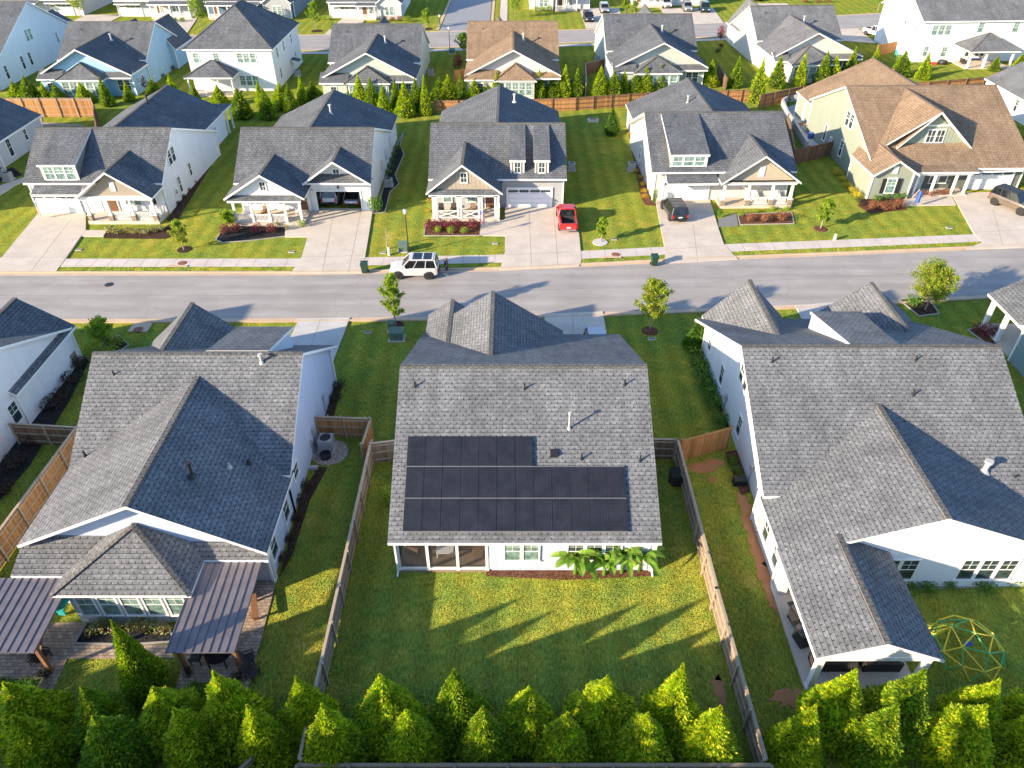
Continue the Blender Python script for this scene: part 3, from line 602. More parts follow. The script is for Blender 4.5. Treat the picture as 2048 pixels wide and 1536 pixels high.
h.slabfloor(14.5,20.1,19.3,25.5,.14)
h.box(14.7,15.2,24.9,25.5,-.1,3.2)
h.gable('y',41.2,48.9,15.0,18.1,21.2,3.1,6.3,3.1,es=(48,48),wa=(45,48.6)); h.gable('y',42,49.2,24.0,27.6,31.2,3.1,5.9,3.1,es=(48,48),wa=(45,48.9))
h.slope([(21.3,44.4,6.3),(24.9,44.4,6.3),(24.3,37.8,8.0),(21.3,37.8,8.0)]); h.A.poly([(21.35,44.1,4.7),(21.35,38.2,7.4),(21.35,38.2,7.75),(21.35,44.1,6.15)][::-1]); h.A.poly([(24.7,44.1,4.7),(24.7,38.2,7.4),(24.7,38.2,7.75),(24.7,44.1,6.15)]); h.A.poly([(21.35,44.1,4.5),(24.7,44.1,4.5),(24.7,44.1,6.15),(21.35,44.1,6.15)])
for y,z,w_,hh,n in((46.6,1.4,.7,.9,1),(42.6,1.2,.75,1.5,1),(38.4,4.3,.75,1.3,2),(37.2,1.0,.75,1.5,1),(31.6,1.0,.8,1.5,1),(28.2,.9,.8,1.6,1),(26.3,.9,.8,1.6,1)): h.win(15.35 if y>30.6 else 14.75,y,z,w_,hh,'W','dh',n)
h.win(21.2,25.5,.75,.85,1.6,'S','dh',2); h.win(26.1,25.5,.75,.85,1.6,'S','dh',3); h.louver(16.9,25.45,3.2,.01,.01) if 0 else None
h.garage(27.7,49.0,5,d='N'); h.win(18,48.6,1,.9,1.5,'N','dh',2)
for x,y,z in((16.1,36.6,7.5),(25.0,36.7,7.55),(24.3,34.6,6.5)): h.pipe(x,y,z,.4)
h.pipe(27.3,30.3,4.3,.7,.14,PVC,True,'flue_pipe'); h.pipe(29.0,30.0,3.95,.35); h.done()
# right edge neighbour
h=House('house','teal house at the right edge with white porch columns',(47,44),SD_TEAL,'d')
h.gable('x',39.2,56,30,39,47.5,3,7.8,3.1); h.gable('y',40,52.4,39.4,43.2,47,3.0,5.2,3.0,wall=False)
for x,y in((39.9,51.9),(39.9,49.8),(43,51.9)): h.post(x,y,.1,2.8,.3)
h.slabfloor(39.7,46.8,47.1,52.2,.15); h.win(39.6,42,1,.9,1.5,'W'); h.done()

def downspouts(h,L_):
    for x,y,z in L_:
        m=MB(); m.box(x-.05,x+.05,y-.04,y+.04,.05,z); m.bar((x,y,.1),(x,y-.35,.04),.09,.07); m.build('downspout',WHITE,h.e,h.o)
def wallbits(h,L_):
    for x,y,z,w_,hh,d in L_:
        m=MB(); m.box(x-(.09 if d=='E' else .09),x+.09,y-w_/2,y+w_/2,z,z+hh); m.bar((x,y,z),(x,y,.1),.05,.05); m.build('meter_box',ACM,h.e,h.o)
downspouts(C1,((8.0,26.5,2.85),(-6.52,26.5,2.85))); downspouts(L1H,((-13.38,26.1,3.1),(-13.38,44.1,3.0))); downspouts(R1H,((14.62,25.7,3.1),(29.3,25.4,3.1),(15.2,48.0,3.0))); wallbits(L1H,((-13.45,37.0,1.2,.35,.5,'E'),(-13.45,36.2,1.0,.25,.35,'E'),(-13.45,40.5,1.5,.3,.3,'E'))); wallbits(R1H,((14.68,29.2,1.1,.3,.45,'W'),(15.28,33.5,1.3,.3,.4,'W'),(15.28,40.6,1.3,.3,.4,'W')))
# ------------------------------------------------------------------ second row, fronts seen
def cooler(): pass
# 1 leftmost full house
h=House('house','light grey gabled house with a three-window dormer above its garage, flag at the corner',(-44,82),SD_LBLUE,'d',SD_SHAKE)
h.gable('x',-51.6,-36.9,73.9,79.6,92,3.6,7.5,3.0)
h.gable('y',80.5,99.8,-52.0,-45.2,-38.3,3.0,6.3,3.2,es=(91,89),wa=(91.8,99.5)); h.W.box(-38.7,-38.5,80,99,-.1,3)
h.gable('y',71.2,78,-45.1,-41.1,-37.1,3.1,5.85,3.1,wall=False,ae=(74.4,74.4))
h.A.poly([(-44.6,71.9,3.0),(-37.6,71.9,3.0),(-41.1,71.9,5.5)]); h.Tm.box(-44.8,-37.4,71.6,72.0,2.7,3.05); h.louver(-41.1,71.88,3.6,.5,.95)
h.walls('y',74,80.5,-45.1,-41.1,-37.1,3.1,5.85,3.1,wa=(74.22,80),wc=(-44.3,-37.4))
h.slope([(-50.6,72.9,2.75),(-45.4,72.9,2.75),(-45.4,74.2,3.35),(-50.6,74.2,3.35)])
h.garage(-49.0,74.25,4.7); h.dormer(-49.3,-45.7,74.3,5.5,3.75,7.5,79.5,3,0,'dhc')
for x in(-44.5,-42.3,-39.9,-37.6): h.post(x,71.9,.05,2.8,.26,.95,.7)
h.railing(-42.0,71.9,-40.2,71.9,.35); h.railing(-39.6,71.9,-37.9,71.9,.35); h.railing(-37.5,72.2,-37.5,74.2,.35); h.slabfloor(-44.8,-37.3,71.6,74.3,.35)
h.door(-43.0,74.18,.35,DOORD); h.win(-40.7,74.2,1.1,.75,1.5,'S','dhc',2); h.win(-38.6,74.2,1.1,.75,1.5,'S','dh')
for y,z,w_,hh,n in((78.2,4.2,.8,1.5,2),(81.8,1.3,.6,1.4,1),(77.0,1.1,.45,.5,1),(78.3,.8,.6,1.7,1),(92,1.6,.45,.8,1),(93.5,1.6,.45,.8,1),(95,1.6,.45,.8,1)): h.win(-37.15 if y<86 else -38.48,y,z,w_,hh,'E','dh',n)
h.slope([(-42.6,98.3,3.3),(-38.2,98.3,3.3),(-38.2,102.1,3.2),(-42.6,102.1,3.2)]); h.post(-38.5,101.8,0,3.1,.18); h.post(-42.3,101.8,0,3.1,.18); h.post(-38.5,99.9,0,3.1,.18)
h.pipe(-44.9,92.5,6.2,.9,.1,DKMET,True,'flue_pipe'); h.pipe(-47,86,5.3,.3); h.pipe(-47.7,84.5,5.1,.3); h.done()
# 2 white two-car garage
h=House('house','white house with an open two-car garage gable and a gabled front porch',(-22,82),SD_WHITE,'d',SD_WHITE)
h.gable('x',-29.4,-14.9,73.9,79.6,92,3.6,7.5,3.0,wa=(-29,-21.85),wc=(74.9,91.5)); h.walls('x',-29.4,-14.9,73.9,79.6,92,3.6,7.5,3.0,wa=(-21.85,-15.3),wc=(81.2,91.5),corners=False)
h.walls('x',-29.4,-14.9,73.9,79.6,92,3.6,7.5,3.0,wa=(-15.45,-15.3),wc=(74.9,81.2),corners=False)
h.gable('y',80.6,97.6,-30.3,-22.9,-15.0,3.0,6.35,3.1,es=(91,91),wa=(91.6,97.3))
h.gable('y',71.1,78,-29.7,-25.5,-21.4,3.05,5.6,3.1,wall=False,ae=(74.6,74.6)); h.A.poly([(-29.2,71.8,3.1),(-21.9,71.8,3.1),(-25.5,71.8,5.3)]); h.slope([(-29.4,71.05,2.85),(-21.8,71.05,2.85),(-21.8,71.85,3.2),(-29.4,71.85,3.2)]); h.win(-25.6,71.78,3.75,.55,.85,'S','grid')
h.walls('y',74,80,-29.7,-25.5,-21.4,3.05,5.6,3.1,wa=(74.6,79.9),wc=(-29.2,-21.9))
h.gable('y',73.4,78.5,-22.0,-18.5,-14.85,3.7,6.1,3.7,wall=False,ae=(75,75))
# garage room left open at the front
h.W.poly([(-21.7,74.85,2.35),(-15.2,74.85,2.35),(-15.2,74.85,3.6),(-18.5,74.85,5.7),(-21.7,74.85,3.6)]); h.W.box(-21.8,-21.55,74.85,81,-.1,3.4); h.W.box(-21.6,-15.5,80.6,80.8,-.1,3.4); h.W.box(-21.7,-21.2,74.82,75.0,-.1,2.4); h.W.box(-16.3,-15.2,74.82,75.0,-.1,2.4)
h.Tm.box(-21.25,-21.1,74.74,74.85,0,2.45); h.Tm.box(-16.4,-16.25,74.74,74.85,0,2.45); h.Tm.box(-21.1,-16.4,74.74,74.85,2.3,2.45); h.win(-18.6,74.82,3.9,.6,.85,'S','grid')
m=MB(); m.cyl((-18.6,74.6,2.75),(-18.6,74.6,3.05),.13,.09,8); m.build('wall_lamp',DKMET,h.e,h.o)
for x in(-29.0,-27.2,-25.4,-23.7,-22.1): h.post(x,71.5,.05,2.85,.24)
h.railing(-28.9,71.5,-27.3,71.5,.3); h.railing(-27.1,71.5,-25.5,71.5,.3); h.railing(-25.3,71.5,-23.8,71.5,.3); h.slabfloor(-29.3,-21.9,71.2,74.8,.3)
h.door(-22.6,74.6,.3,DOORD); h.win(-27.8,74.58,1.0,.75,1.5,'S','dh',2); h.win(-24.9,74.58,1.0,.75,1.5,'S','dh')
for y,z in((83,1.2),(86.5,1.2),(90.5,1.3)): h.win(-15.28,y,z,.6,1.4,'E')
h.pipe(-21.8,89.5,5.9,.9,.12,PVC,True,'flue_pipe'); h.pipe(-21.4,80.3,6.3,.4,.06,PVC); h.done()
# 3 twin dormers
h=House('house','grey house with twin narrow dormers and a board-and-batten porch gable above a white garage',(-1.6,83),SD_GREY,'d',BB_TAUPE)
h.gable('x',-8.95,5.85,75.0,81.1,92,3.6,7.5,3.0,wc=(75.75,91.5)); h.gable('y',82,99.6,-9.4,-1.7,6.2,3.0,6.35,3.0,es=(91,91),wa=(91.6,99.3))
h.gable('y',72.4,79.8,-9.0,-5.1,-1.0,3.1,6.15,3.1,wall=False,ae=(75.6,75.6)); h.A.poly([(-8.4,73.0,3.3),(-1.6,73.0,3.3),(-5.1,73.0,5.85)]); h.slope([(-8.7,72.3,2.95),(-1.4,72.3,2.95),(-1.4,73.05,3.35),(-8.7,73.05,3.35)]); h.win(-5.0,72.98,4.1,.6,.95,'S','grid')
h.walls('y',75,81,-9,-5.1,-1.0,3.1,6.15,3.1,wa=(75.2,81),wc=(-8.5,-1.4)); h.slope([(-9,72.6,3.1),(-1.2,72.6,3.1),(-1.2,75.6,3.1),(-9,75.6,3.1)])
h.garage(1.9,75.7,4.75)
for x0,x1 in((-.1,1.25),(2.5,3.85)): h.dormer(x0,x1,75.7,5.45,3.95,7.45,80.8,1,1,'grid',.4)
for x in(-8.3,-8.0,-5.7,-5.4,-3.5,-3.2,-1.75,-1.45): h.post(x,72.45,.05,2.85,.2)
h.railing(-7.9,72.45,-5.8,72.45,.3,.85,'x'); h.railing(-5.3,72.45,-3.6,72.45,.3,.85,'x'); h.slabfloor(-8.6,-1.3,72.2,75.4,.3)
h.win(-7.0,75.15,1.0,.85,1.6,'S','dhc'); h.win(-4.4,75.15,1.0,.85,1.6,'S','dhc'); h.door(-2.4,75.15,.3,DOORD)
h.pipe(.3,93.8,6.0,.8,.12,PVC,True,'flue_pipe'); h.pipe(-.5,83,6.2,.3); h.done()
# 4 tan house
h=House('house','cream and tan gabled house with a wide three-window dormer over its skirted garage',(23,86),SD_CREAM,'d',SD_TAN,rz=R(1.2))
h.gable('x',15.0,30.9,77.0,84.9,95,3.6,7.5,3.0,wc=(77.8,94.6),wa=(15.6,30.5)); h.gable('y',86,102.8,15.9,23.9,32.2,3.0,6.35,3.0,es=(94,94),wa=(94.7,102.5))
h.gable('y',75.2,82,22.3,26.5,30.9,3.0,6.0,3.05,wall=False,ae=(77.6,77.6)); h.A.poly([(22.9,75.9,3.0),(30.4,75.9,3.0),(26.5,75.9,5.6)]); h.Tm.box(22.7,30.6,75.5,75.95,2.7,3.05); h.louver(26.6,75.88,3.5,.6,1.1)
h.walls('y',78,84,22.3,26.5,30.9,3.0,6.0,3.05,wa=(78.2,84),wc=(22.8,30.4),acc=1); h.slope([(22.5,75.5,3.05),(30.7,75.5,3.05),(30.7,78.3,3.05),(22.5,78.3,3.05)])
h.slope([(16.6,75.9,2.75),(22.2,75.9,2.75),(22.2,77.9,3.5),(16.6,77.9,3.5)]); h.garage(19.2,77.75,5.0); h.dormer(17.1,21.0,77.7,5.35,3.95,7.45,84.6,3,1,'dhc')
for x in(22.9,25.6,28.2,30.3): h.post(x,75.8,.05,2.8,.3,.95,.7)
h.railing(25.9,75.8,27.9,75.8,.3); h.railing(28.5,75.8,30.0,75.8,.3); h.slabfloor(22.7,30.5,75.5,78.2,.3); h.door(23.8,78.15,.3,DOORR); h.win(26.7,78.15,.9,.9,1.6,'S','dhc'); h.win(29.0,78.15,.9,.9,1.6,'S','dh')
h.win(15.6,83.5,4.2,.7,1.5,'W','dh'); h.win(15.6,87.5,1.0,.7,1.6,'W'); h.win(16.3,93,1.5,.5,.9,'W')
h.pipe(22.3,94.5,5.6,.8,.13,GALV,True,'flue_pipe'); h.pipe(22.6,86.5,5.7,.5); h.pipe(21.0,86.8,5.0,.3); h.pipe(20.6,86.5,4.9,.3); h.done()
# 5 sage brown roof
h=House('house','sage green house with a brown shingle roof and a tall board-and-batten front gable',(48,88),SD_GREEN,'b',BB_GREEN,rz=R(1.5))
h.gable('x',40.2,58.6,79.4,91.6,101,3.0,8.5,4.2,wa=(40.5,58.2),wc=(80.6,100.5)); h.gable('y',92,108,41.0,50.6,60,3.2,7.6,3.2,es=(99.5,99.5),wa=(100.6,107.7))
h.gable('y',82.2,91.4,43.6,47.4,53.2,4.4,8.35,2.9+.6,wall=False)
h.slope([(43.6,82.2,4.4),(43.6,91.4,4.4),(39.5,91.4,.6+2.4),(39.5,78.0,3.0),(42,78.0,4.0)]) if 0 else None
h.slope([(47.35,82.2,8.33),(47.35,91.4,8.33),(39.6,84.0,3.1),(39.6,77.7,3.05),(41.9,77.7,4.55),(42.2,82.2,4.75)])
h.A.poly([(43.4,83.0,3.9),(52.6,83.0,3.9),(47.4,83.0,7.95)]); h.Tm.box(45.6,49.4,82.9,83.02,6.55,6.7); h.win(48.0,82.98,4.75,.85,1.35,'S','grid',2)
h.gable('y',77.7,84,39.4,41.9,44.6,3.0,4.6,3.0,wall=False); h.walls('y',77.7,84,39.4,41.9,44.6,3.0,4.6,3.0,wa=(78.2,84),wc=(39.7,44.2)); h.win(41.95,78.15,.8,.95,1.6,'S','dhc'); h.shutters(41.95,78.1,.75,1.15,1.7); h.louver(41.95,78.15,3.0,.55,.85)
h.box(44.2,58.2,80.6,82.6,-.1,3.0)
for x in(45.2,47.2,49.6,51.0): h.post(x,78.9,.1,2.95,.22)
h.slope([(44.4,78.4,3.0),(51.6,78.4,3.0),(51.6,80.8,3.4),(44.4,80.8,3.4)]); h.Tm.box(44.6,51.3,78.75,79.0,2.5,2.95)
h.slabfloor(44.3,51.4,78.6,80.6,.2); h.win(48.6,80.55,.9,.85,1.6,'S','dh',2); h.door(46.3,80.55,.2,DOORW); h.slope([(51.4,79.2,2.7),(57.4,79.6,2.7),(57.4,80.9,3.25),(51.4,80.7,3.25)]); h.garage(54.6,80.5,5.0)
for y,z,w_,hh,n in((81.5,1.2,.6,1.5,1),(85.0,1.0,.7,1.8,1),(89.0,1.0,.7,1.8,1),(92.3,1.3,.5,.7,1),(94.4,1.0,.7,1.9,1),(88.8,4.6,.9,1.6,2)): h.win(40.5,y,z,w_,hh,'W','dh',n)
h.post(41.4,104.5,.1,3.0,.35); h.done()
# edges of the second row
h=House('house','grey house cut off by the left edge of the second row',(-68,86),SD_LGREY,'d')
h.gable('y',72,97.8,-77,-69,-61.9,3.1,6.5,3.1); h.gable('x',-78,-61.4,71.5,79,86.8,3.3,7.6,3.2)
h.win(-62.28,93.5,1.3,.6,1.3,'E'); h.win(-62.28,89.6,.7,.8,2.0,'E'); h.win(-61.68,82.5,1.0,.5,.6,'E'); h.door(-66,71.85); h.done()
h=House('house','white gabled house cut off by the right edge beside the brown roof',(80,98),SD_WHITE,'g')
h.gable('y',86,115,71,78.6,86,3.0,6.8,3.0); h.gable('x',72,88,80,88,96,3,8,3); h.win(71.42,106,1,.7,1.5,'W'); h.done()
# ------------------------------------------------------------------ third row, backs seen
def rearhouse(label,wall,roof,xl,xr,yR,yB,cx,hx0,hx1,hy,acc=None,fg=None,rz=0,wing='E'):
    h=House('house',label,((xl+xr)/2,yR,0),wall,roof,acc,rz)
    h.gable('x',xl,xr,yR-6.8,yR,yR+9.5,3.9,8.0,3.1)
    h.gable('y',yB,yR-.6,xl,cx,xr,3.3,6.9,3.3,wall=False,ae=(yR-6.6,yR-6.6)); h.walls('y',yB,yR-.3,xl,cx,xr,3.3,6.9,3.3,wa=(yB+.9,yR-6.4),acc=1 if acc else 0); 
    h.slope([(xl+.05,yB-1.0,2.95),(hx0+.6,yB-1.0,2.95),(hx0+.6,yB+1,3.95),(xl+.05,yB+1,3.95)]); h.slope([(hx1-.6,yB-.2,2.95),(xr-.05,yB-.2,2.95),(xr-.05,yB+1,3.6),(hx1-.6,yB+1,3.6)])
    h.box(xl+.45,hx0+.5,yB-.6,yB+1.1,-.1,2.85); mid=(hx0+hx1)/2
    h.hip(hx0,hx1,hy,yB+3,2.9,((mid,yB+.4),(mid,yB+1.6),4.9)); h.box(hx0+.35,hx1-.35,hy+.4,yB+1,-.1,2.8)
    n=5; h.win(mid,hy+.4,.7,(hx1-hx0-1)/n-.25,1.75,'S','dhc',n); h.win((hx1+xr)/2,yB+.9,.8,.8,1.5,'S','dh',2); h.win((xl+hx0)/2+.2,yB-.6,.9,.8,1.4,'S','dh')
    for y,z,w_,hh in((yB+2.5,1.5,.45,.7),(yB+4.2,1.5,.45,.7),(yR-5,1,.7,1.6),(yR-1,1.2,.6,1.6)):
        h.win(xr-.38,y,z,w_,hh,'E'); h.win(xl+.38,y,z,w_,hh,'W')
    for a,b,z in (fg or ()):
        h.gable('y',yR+3,yR+11,a-b,a,a+b,3.1,z,3.1)
    h.pipe(cx+1.6,yR-4.5,6.3,.8,.12,PVC,True,'flue_pipe'); h.pipe(cx+4,yR-3.2,6.1,.3); h.pipe(xl+2.5,yR-1.5,7.1,.3); h.done(); return h
rearhouse('bright blue house with a grey roof and hipped sunroom in the third row',SD_BLUE,'d',-71.4,-57.4,128.6,115.6,-64.6,-68.4,-61.2,114.2,fg=((-65.5,2.6,6.3),(-59.5,3,7.0)))
rearhouse('pale sage house with a grey gable behind the arborvitae in the third row',SD_SAGE,'d',-28.6,-14.2,127,113.6,-21.3,-24.9,-18.0,112.6,fg=((-22,3.2,7.0),))
rearhouse('house with a light brown shingle roof in the third row',SD_CREAM,'b',-7.2,7.4,128.9,115.3,.2,-2.7,3.7,113.9,fg=((-2.2,2.6,6.6),))
rearhouse('green-gabled house with a charcoal roof, third row, right of the brown roof',SD_SAGE,'d',15.1,30.1,134.3,119.6,22.8,18.3,25.8,117.9,fg=((24,3.4,7.4),),rz=R(1.5))
rearhouse('pale grey house with side windows beside the white two-storey house on the right',SD_CREAM,'g',41.3,56.2,141.2,126,48,43.4,50.8,122.8,fg=((44.5,3.2,7.2),),rz=R(3))
h=House('house','white two-storey house with a hipped roof and a hipped screen porch',(-43,126),SD_WHITE,'d')
h.hip(-50.0,-36.3,118.6,136.4,6.2,((-43.1,125.6),(-43.1,129.4),11.0)); h.box(-49.6,-36.7,119,136,-.1,6.1)
for x,z,n in((-48.3,4.2,1),(-45.2,4.2,1),(-40.6,4.2,3),(-40.9,.9,3)): h.win(x,119,z,.8,1.35,'S','dhc',n)
for y,z in((122,4.3),(126,4.3),(131,4.3),(122,1.2),(132,1.2)): h.win(-36.7,y,z,.6,1.4,'E')
h.hip(-49.6,-42.2,115.6,119.2,2.9,((-46,118.4),(-45.6,118.4),4.7)); h.slabfloor(-49.3,-42.5,115.9,119)
for x in(-49.2,-46.9,-44.7,-42.6): h.post(x,116,.05,2.85,.16)
h.Tm.box(-49.2,-42.6,115.95,116.05,.9,1.0); m=MB(); m.slab([(-36.6,128.2,2.3),(-35.2,128.2,2.0),(-35.2,130,2.0),(-36.6,130,2.3)],.12); m.build('door_awning',[S_DARK,WHITE],h.e,h.o); h.done()
h=House('house','white two-storey house at the top right with a hipped porch roof',(80,142),SD_WHITE,'g',rz=R(3))
h.gable('x',69.4,91,136.0,144,152,6.6,10.6,6.6,ovr=(.5,.4))
for x,z,w_,n in((73.2,4.4,.95,3),(80.0,4.7,.95,1),(86.2,4.7,.95,1),(71.6,1.0,.7,1),(74.9,.9,.9,1)): h.win(x,136.4,z,w_,1.5,'S','dhc',n)
for y,z,w_,hh in((138.5,4.5,.7,1.5),(142.5,4.8,.7,1.6),(146.5,6.5,.45,.9)): h.win(69.9,y,z,w_,hh,'W','dhc')
h.hip(76.2,85.0,131.0,136.6,2.9,((80.6,134.6),(81.0,134.6),5.0)); h.slabfloor(76.6,84.6,131.4,136.4)
for x in(76.9,79.6,84.2): h.post(x,131.6,.05,2.85,.28)
h.win(80.5,136.38,.9,.7,1.4,'S','dh',4); h.done()
h=House('house','white-blue house at the top left with a tall gable wall of windows',(-92,135),SD_LBLUE,'d')
h.gable('x',-104,-80.0,118,134,147.6,3,10,3); h.win(-80.3,131.5,4.6,.85,1.6,'E','dhc',2); h.win(-80.3,139.5,2.4,.6,1.6,'E','dhc'); h.win(-80.3,127.2,1.2,.7,1.9,'E'); h.win(-80.3,129.6,1.2,.7,1.9,'E'); h.win(-80.3,122.2,1.0,.7,1.9,'E')
for y in(142.2,143.6,145): h.win(-80.3,y,1.6,.45,.8,'E')
h.gable('y',136,150.5,-89.5,-85.6,-81.4,3,5.6,3); h.done()
# ------------------------------------------------------------------ fourth row, fronts
def fronthouse(label,wall,roof,x0,x1,y,acc,gx,gw,garx,porch,open_=False):
    h=House('house',label,((x0+x1)/2,y+6,0),wall,roof,acc)
    h.gable('x',x0,x1,y-.5,y+8,y+17,3.2,7.6,3.2,wc=(y,y+16.5))
    if gw: h.gable('y',y-1.6,y+7,gx-gw,gx,gx+gw,3.1,5.2,3.1,wc=(gx-gw+.4,gx+gw-.4),wa=(y-1.2,y+6),acc=1); h.win(gx,y-1.2,.8,.75,1.6,'S','dhc',2)
    if garx is not None: h.slope([(garx-2.8,y-1.3,2.7),(garx+2.8,y-1.3,2.7),(garx+2.8,y+.1,3.2),(garx-2.8,y+.1,3.2)]); h.garage(garx,y-.03,4.6)
    if porch:
        a,b=porch; h.slope([(a-.3,y-2.3,2.8),(b+.3,y-2.3,2.8),(b+.3,y+.2,3.25),(a-.3,y+.2,3.25)]); h.slabfloor(a,b,y-2.2,y,.25)
        k=max(2,int((b-a)/2)+1)
        for i in range(k): h.post(a+.2+(b-a-.4)*i/(k-1),y-2.0,.05,2.7,.2)
        for i in range(1,k): h.railing(a+.2+(b-a-.4)*(i-1)/(k-1),y-2.0,a+.2+(b-a-.4)*i/(k-1),y-2.0,.25,.8)
        h.win((a+b)/2+.6,y-.02,.9,.7,1.6,'S','dhc',2 if b-a>4 else 1); h.door(a+1.2,y-.02,.25,DOORD)
    h.done()
fronthouse('grey house with a wide front porch in the top left corner across the far street',SD_LGREY,'d',-116,-92,173.5,SD_LGREY,0,0,-96.6,(-113,-101))
fronthouse('light house with an open dark garage and a long porch across the far street',SD_LGREY,'d',-84.5,-67.5,172.5,SD_LGREY,-72,0,-81.4,(-76.5,-68))
fronthouse('navy house with a stone-faced front gable across the far street',SD_NAVY,'d',-65,-46,171.5,SD_GREY,-49.5,3.2,None,(-64,-53.5))
fronthouse('light grey house with a white garage door and stone gable across the far street',SD_LBLUE,'d',-39,-23.2,171,SD_LGREY,-25.8,2.8,-35.4,(-32.4,-28.6))
fronthouse('light grey house with a navy porch beside the side road',SD_LGREY,'d',3.6,17.5,180,SD_LGREY,7,2.4,None,(9.5,14.4))
fronthouse('white house behind the parked cars at the top edge',SD_WHITE,'d',27,44,184,SD_WHITE,0,0,40.6,(27.5,36))
# ------------------------------------------------------------------ fences
def fence(label,pts,h_=1.8,wood=WOOD,rail=None,side=1,board=.14,name='wooden_fence',post_every=2.4,z=0,gate=None,cap=True,lean=0):
    """boards along a line; rails and posts on one side"""
    x0,y0=pts[0]; t=thing(name,label,'fence',(x0,y0,0)); B=MB(); Rl=MB(); o=(x0,y0,0); rail=rail or wood
    for (ax,ay),(bx,by) in zip(pts,pts[1:]):
        L_=math.hypot(bx-ax,by-ay); dx,dy=(bx-ax)/L_,(by-ay)/L_; nx,ny=-dy*side,dx*side; n=max(1,int(L_/board))
        for i in range(n):
            t0=(i+.04)*L_/n; t1=(i+.96)*L_/n; hh=h_+random.uniform(-.02,.02); k=.011+.006*(i%2)
            a=(ax+dx*t0,ay+dy*t0); b=(ax+dx*t1,ay+dy*t1)
            q=[(a[0]-nx*k,a[1]-ny*k),(b[0]-nx*k,b[1]-ny*k),(b[0]+nx*k,b[1]+ny*k),(a[0]+nx*k,a[1]+ny*k)]
            i0=len(B.v); B.v+=[(p[0],p[1],.03) for p in q]+[(p[0],p[1],hh) for p in q]
            for f in ((4,5,6,7),(0,1,5,4),(1,2,6,5),(2,3,7,6),(3,0,4,7)): B.f.append(tuple(i0+j for j in f)); B.m.append(0)
        for zz in (.35,h_*.55,h_-.2): Rl.bar((ax+nx*.05,ay+ny*.05,zz),(bx+nx*.05,by+ny*.05,zz),.06,.09)
        if cap: Rl.bar((ax+nx*.03,ay+ny*.03,h_+.04),(bx+nx*.03,by+ny*.03,h_+.04),.15,.035)
        k=max(1,round(L_/post_every))
        for i in range(k+1):
            p=MB(); px_,py_=ax+(bx-ax)*i/k+nx*.12,ay+(by-ay)*i/k+ny*.12
            p.box(px_-.05,px_+.05,py_-.05,py_+.05,0,h_+.08); p.box(px_-.07,px_+.07,py_-.07,py_+.07,h_+.08,h_+.12); p.build('post',rail,t,o)
    B.build('fence_boards',wood,t,o); Rl.build('rail',rail,t,o); return t
fence('long weathered fence on the left of the solar house back yard',[(-9.3,35.6),(-9.3,15.1)],1.8,WOODG,WOODL,1)
fence('short slatted fence between the long left fence and the solar house',[(-9.25,35.4),(-6.6,35.9)],1.8,WOODG,WOODL,-1)
t=fence('long weathered fence on the right of the solar house back yard',[(10.95,35.7),(10.95,24),(11.1,15.1)],1.8,WOODG,WOODL,-1)
fence('cedar fence panel between the long right fence and the large white house',[(11.2,35.6),(14.75,36.9)],1.8,WOOD,None,1)
fence('braced gate panel between the solar house and the right fence',[(8.0,35.9),(10.8,35.8)],1.8,WOODD,WOODL,-1,name='wooden_gate')
fence('brown fence enclosure beside the left pale blue house with a braced gate',[(-13.4,38.1),(-9.6,37.9),(-9.75,35.3)],1.8,WOOD,WOODL,-1)
fence('low fence across the foreground behind the arborvitae row',[(-9.3,14.9),(11.2,14.9)],1.8,WOODG,WOODG,-1)
fence('fence continuing across the foreground at the lower left',[(-32,14.4),(-12.0,14.4),(-10.4,16.4)],1.8,WOODG,WOODG,-1)
fence('tan cedar fence along the left neighbour side yard',[(-29.6,20),(-29.2,37.0)],1.9,WOOD,WOODL,-1)
fence('dark gate panel against the far-left white house',[(-33.9,37.4),(-29.2,37.0)],1.8,WOODD,WOODL,-1)
fence('fence at the right edge beyond the large white house',[(31.6,33),(36,33)],1.8,WOODD,WOODL,1)
fence('orange cedar fence behind the twin-dormer house running right',[P(870,227),P(1010,226),P(1150,221),P(1290,211),P(1420,208)],1.8,WOOD,WOODD,-1,.2,post_every=3)
fence('orange cedar fence behind the tan dormer house',[P(1420,207),P(1510,204)],1.8,WOOD,WOODD,-1,.2)
fence('long orange cedar fence behind the brown roofed house',[P(1515,217),P(1600,199),P(1850,190),P(1960,180),P(2060,170)],1.9,WOOD,WOODD,-1,.2,post_every=3)
fence('reddish fence of the side garden between the tan and sage houses',[P(1570,255),P(1583,330),P(1660,312)],1.8,WOODD,WOODD,1)
fence('tall tan fence behind the leftmost gabled house',[(-72,106.4),(-59.5,106.4)],2.6,WOOD,WOODL,-1,.2)
fence('dark side fence beside the leftmost gabled house',[(-59.5,106.3),(-53.5,94)],1.7,WOODD,WOODD,1,.2)
fence('dark fence run between the brown roof and the green-gabled house',[P(1120,178),P(1168,190)],1.8,WOODD,WOODD,1,.2)
fence('brown fence wing left of the green-gabled house',[P(1172,192),P(1170,150),P(1212,140)],1.8,WOODD,WOODL,1,.2)
fence('orange corner fence beside the white two-storey house',[P(1745,148),P(1752,112),P(1800,102)],1.8,WOOD,WOOD,1,.2)
fence('curved orange fence below the corner fence',[P(1745,148),P(1770,158),P(1782,160)],1.6,WOOD,WOOD,1,.2)
fence('small orange fence left of the light brown roof',[P(910,165),P(928,162)],1.8,WOOD,WOOD,1,.2)
fence('dark brown fence right of the green-gabled house',[P(1432,150),P(1449,180)],1.8,WOODD,WOODD,1,.2)

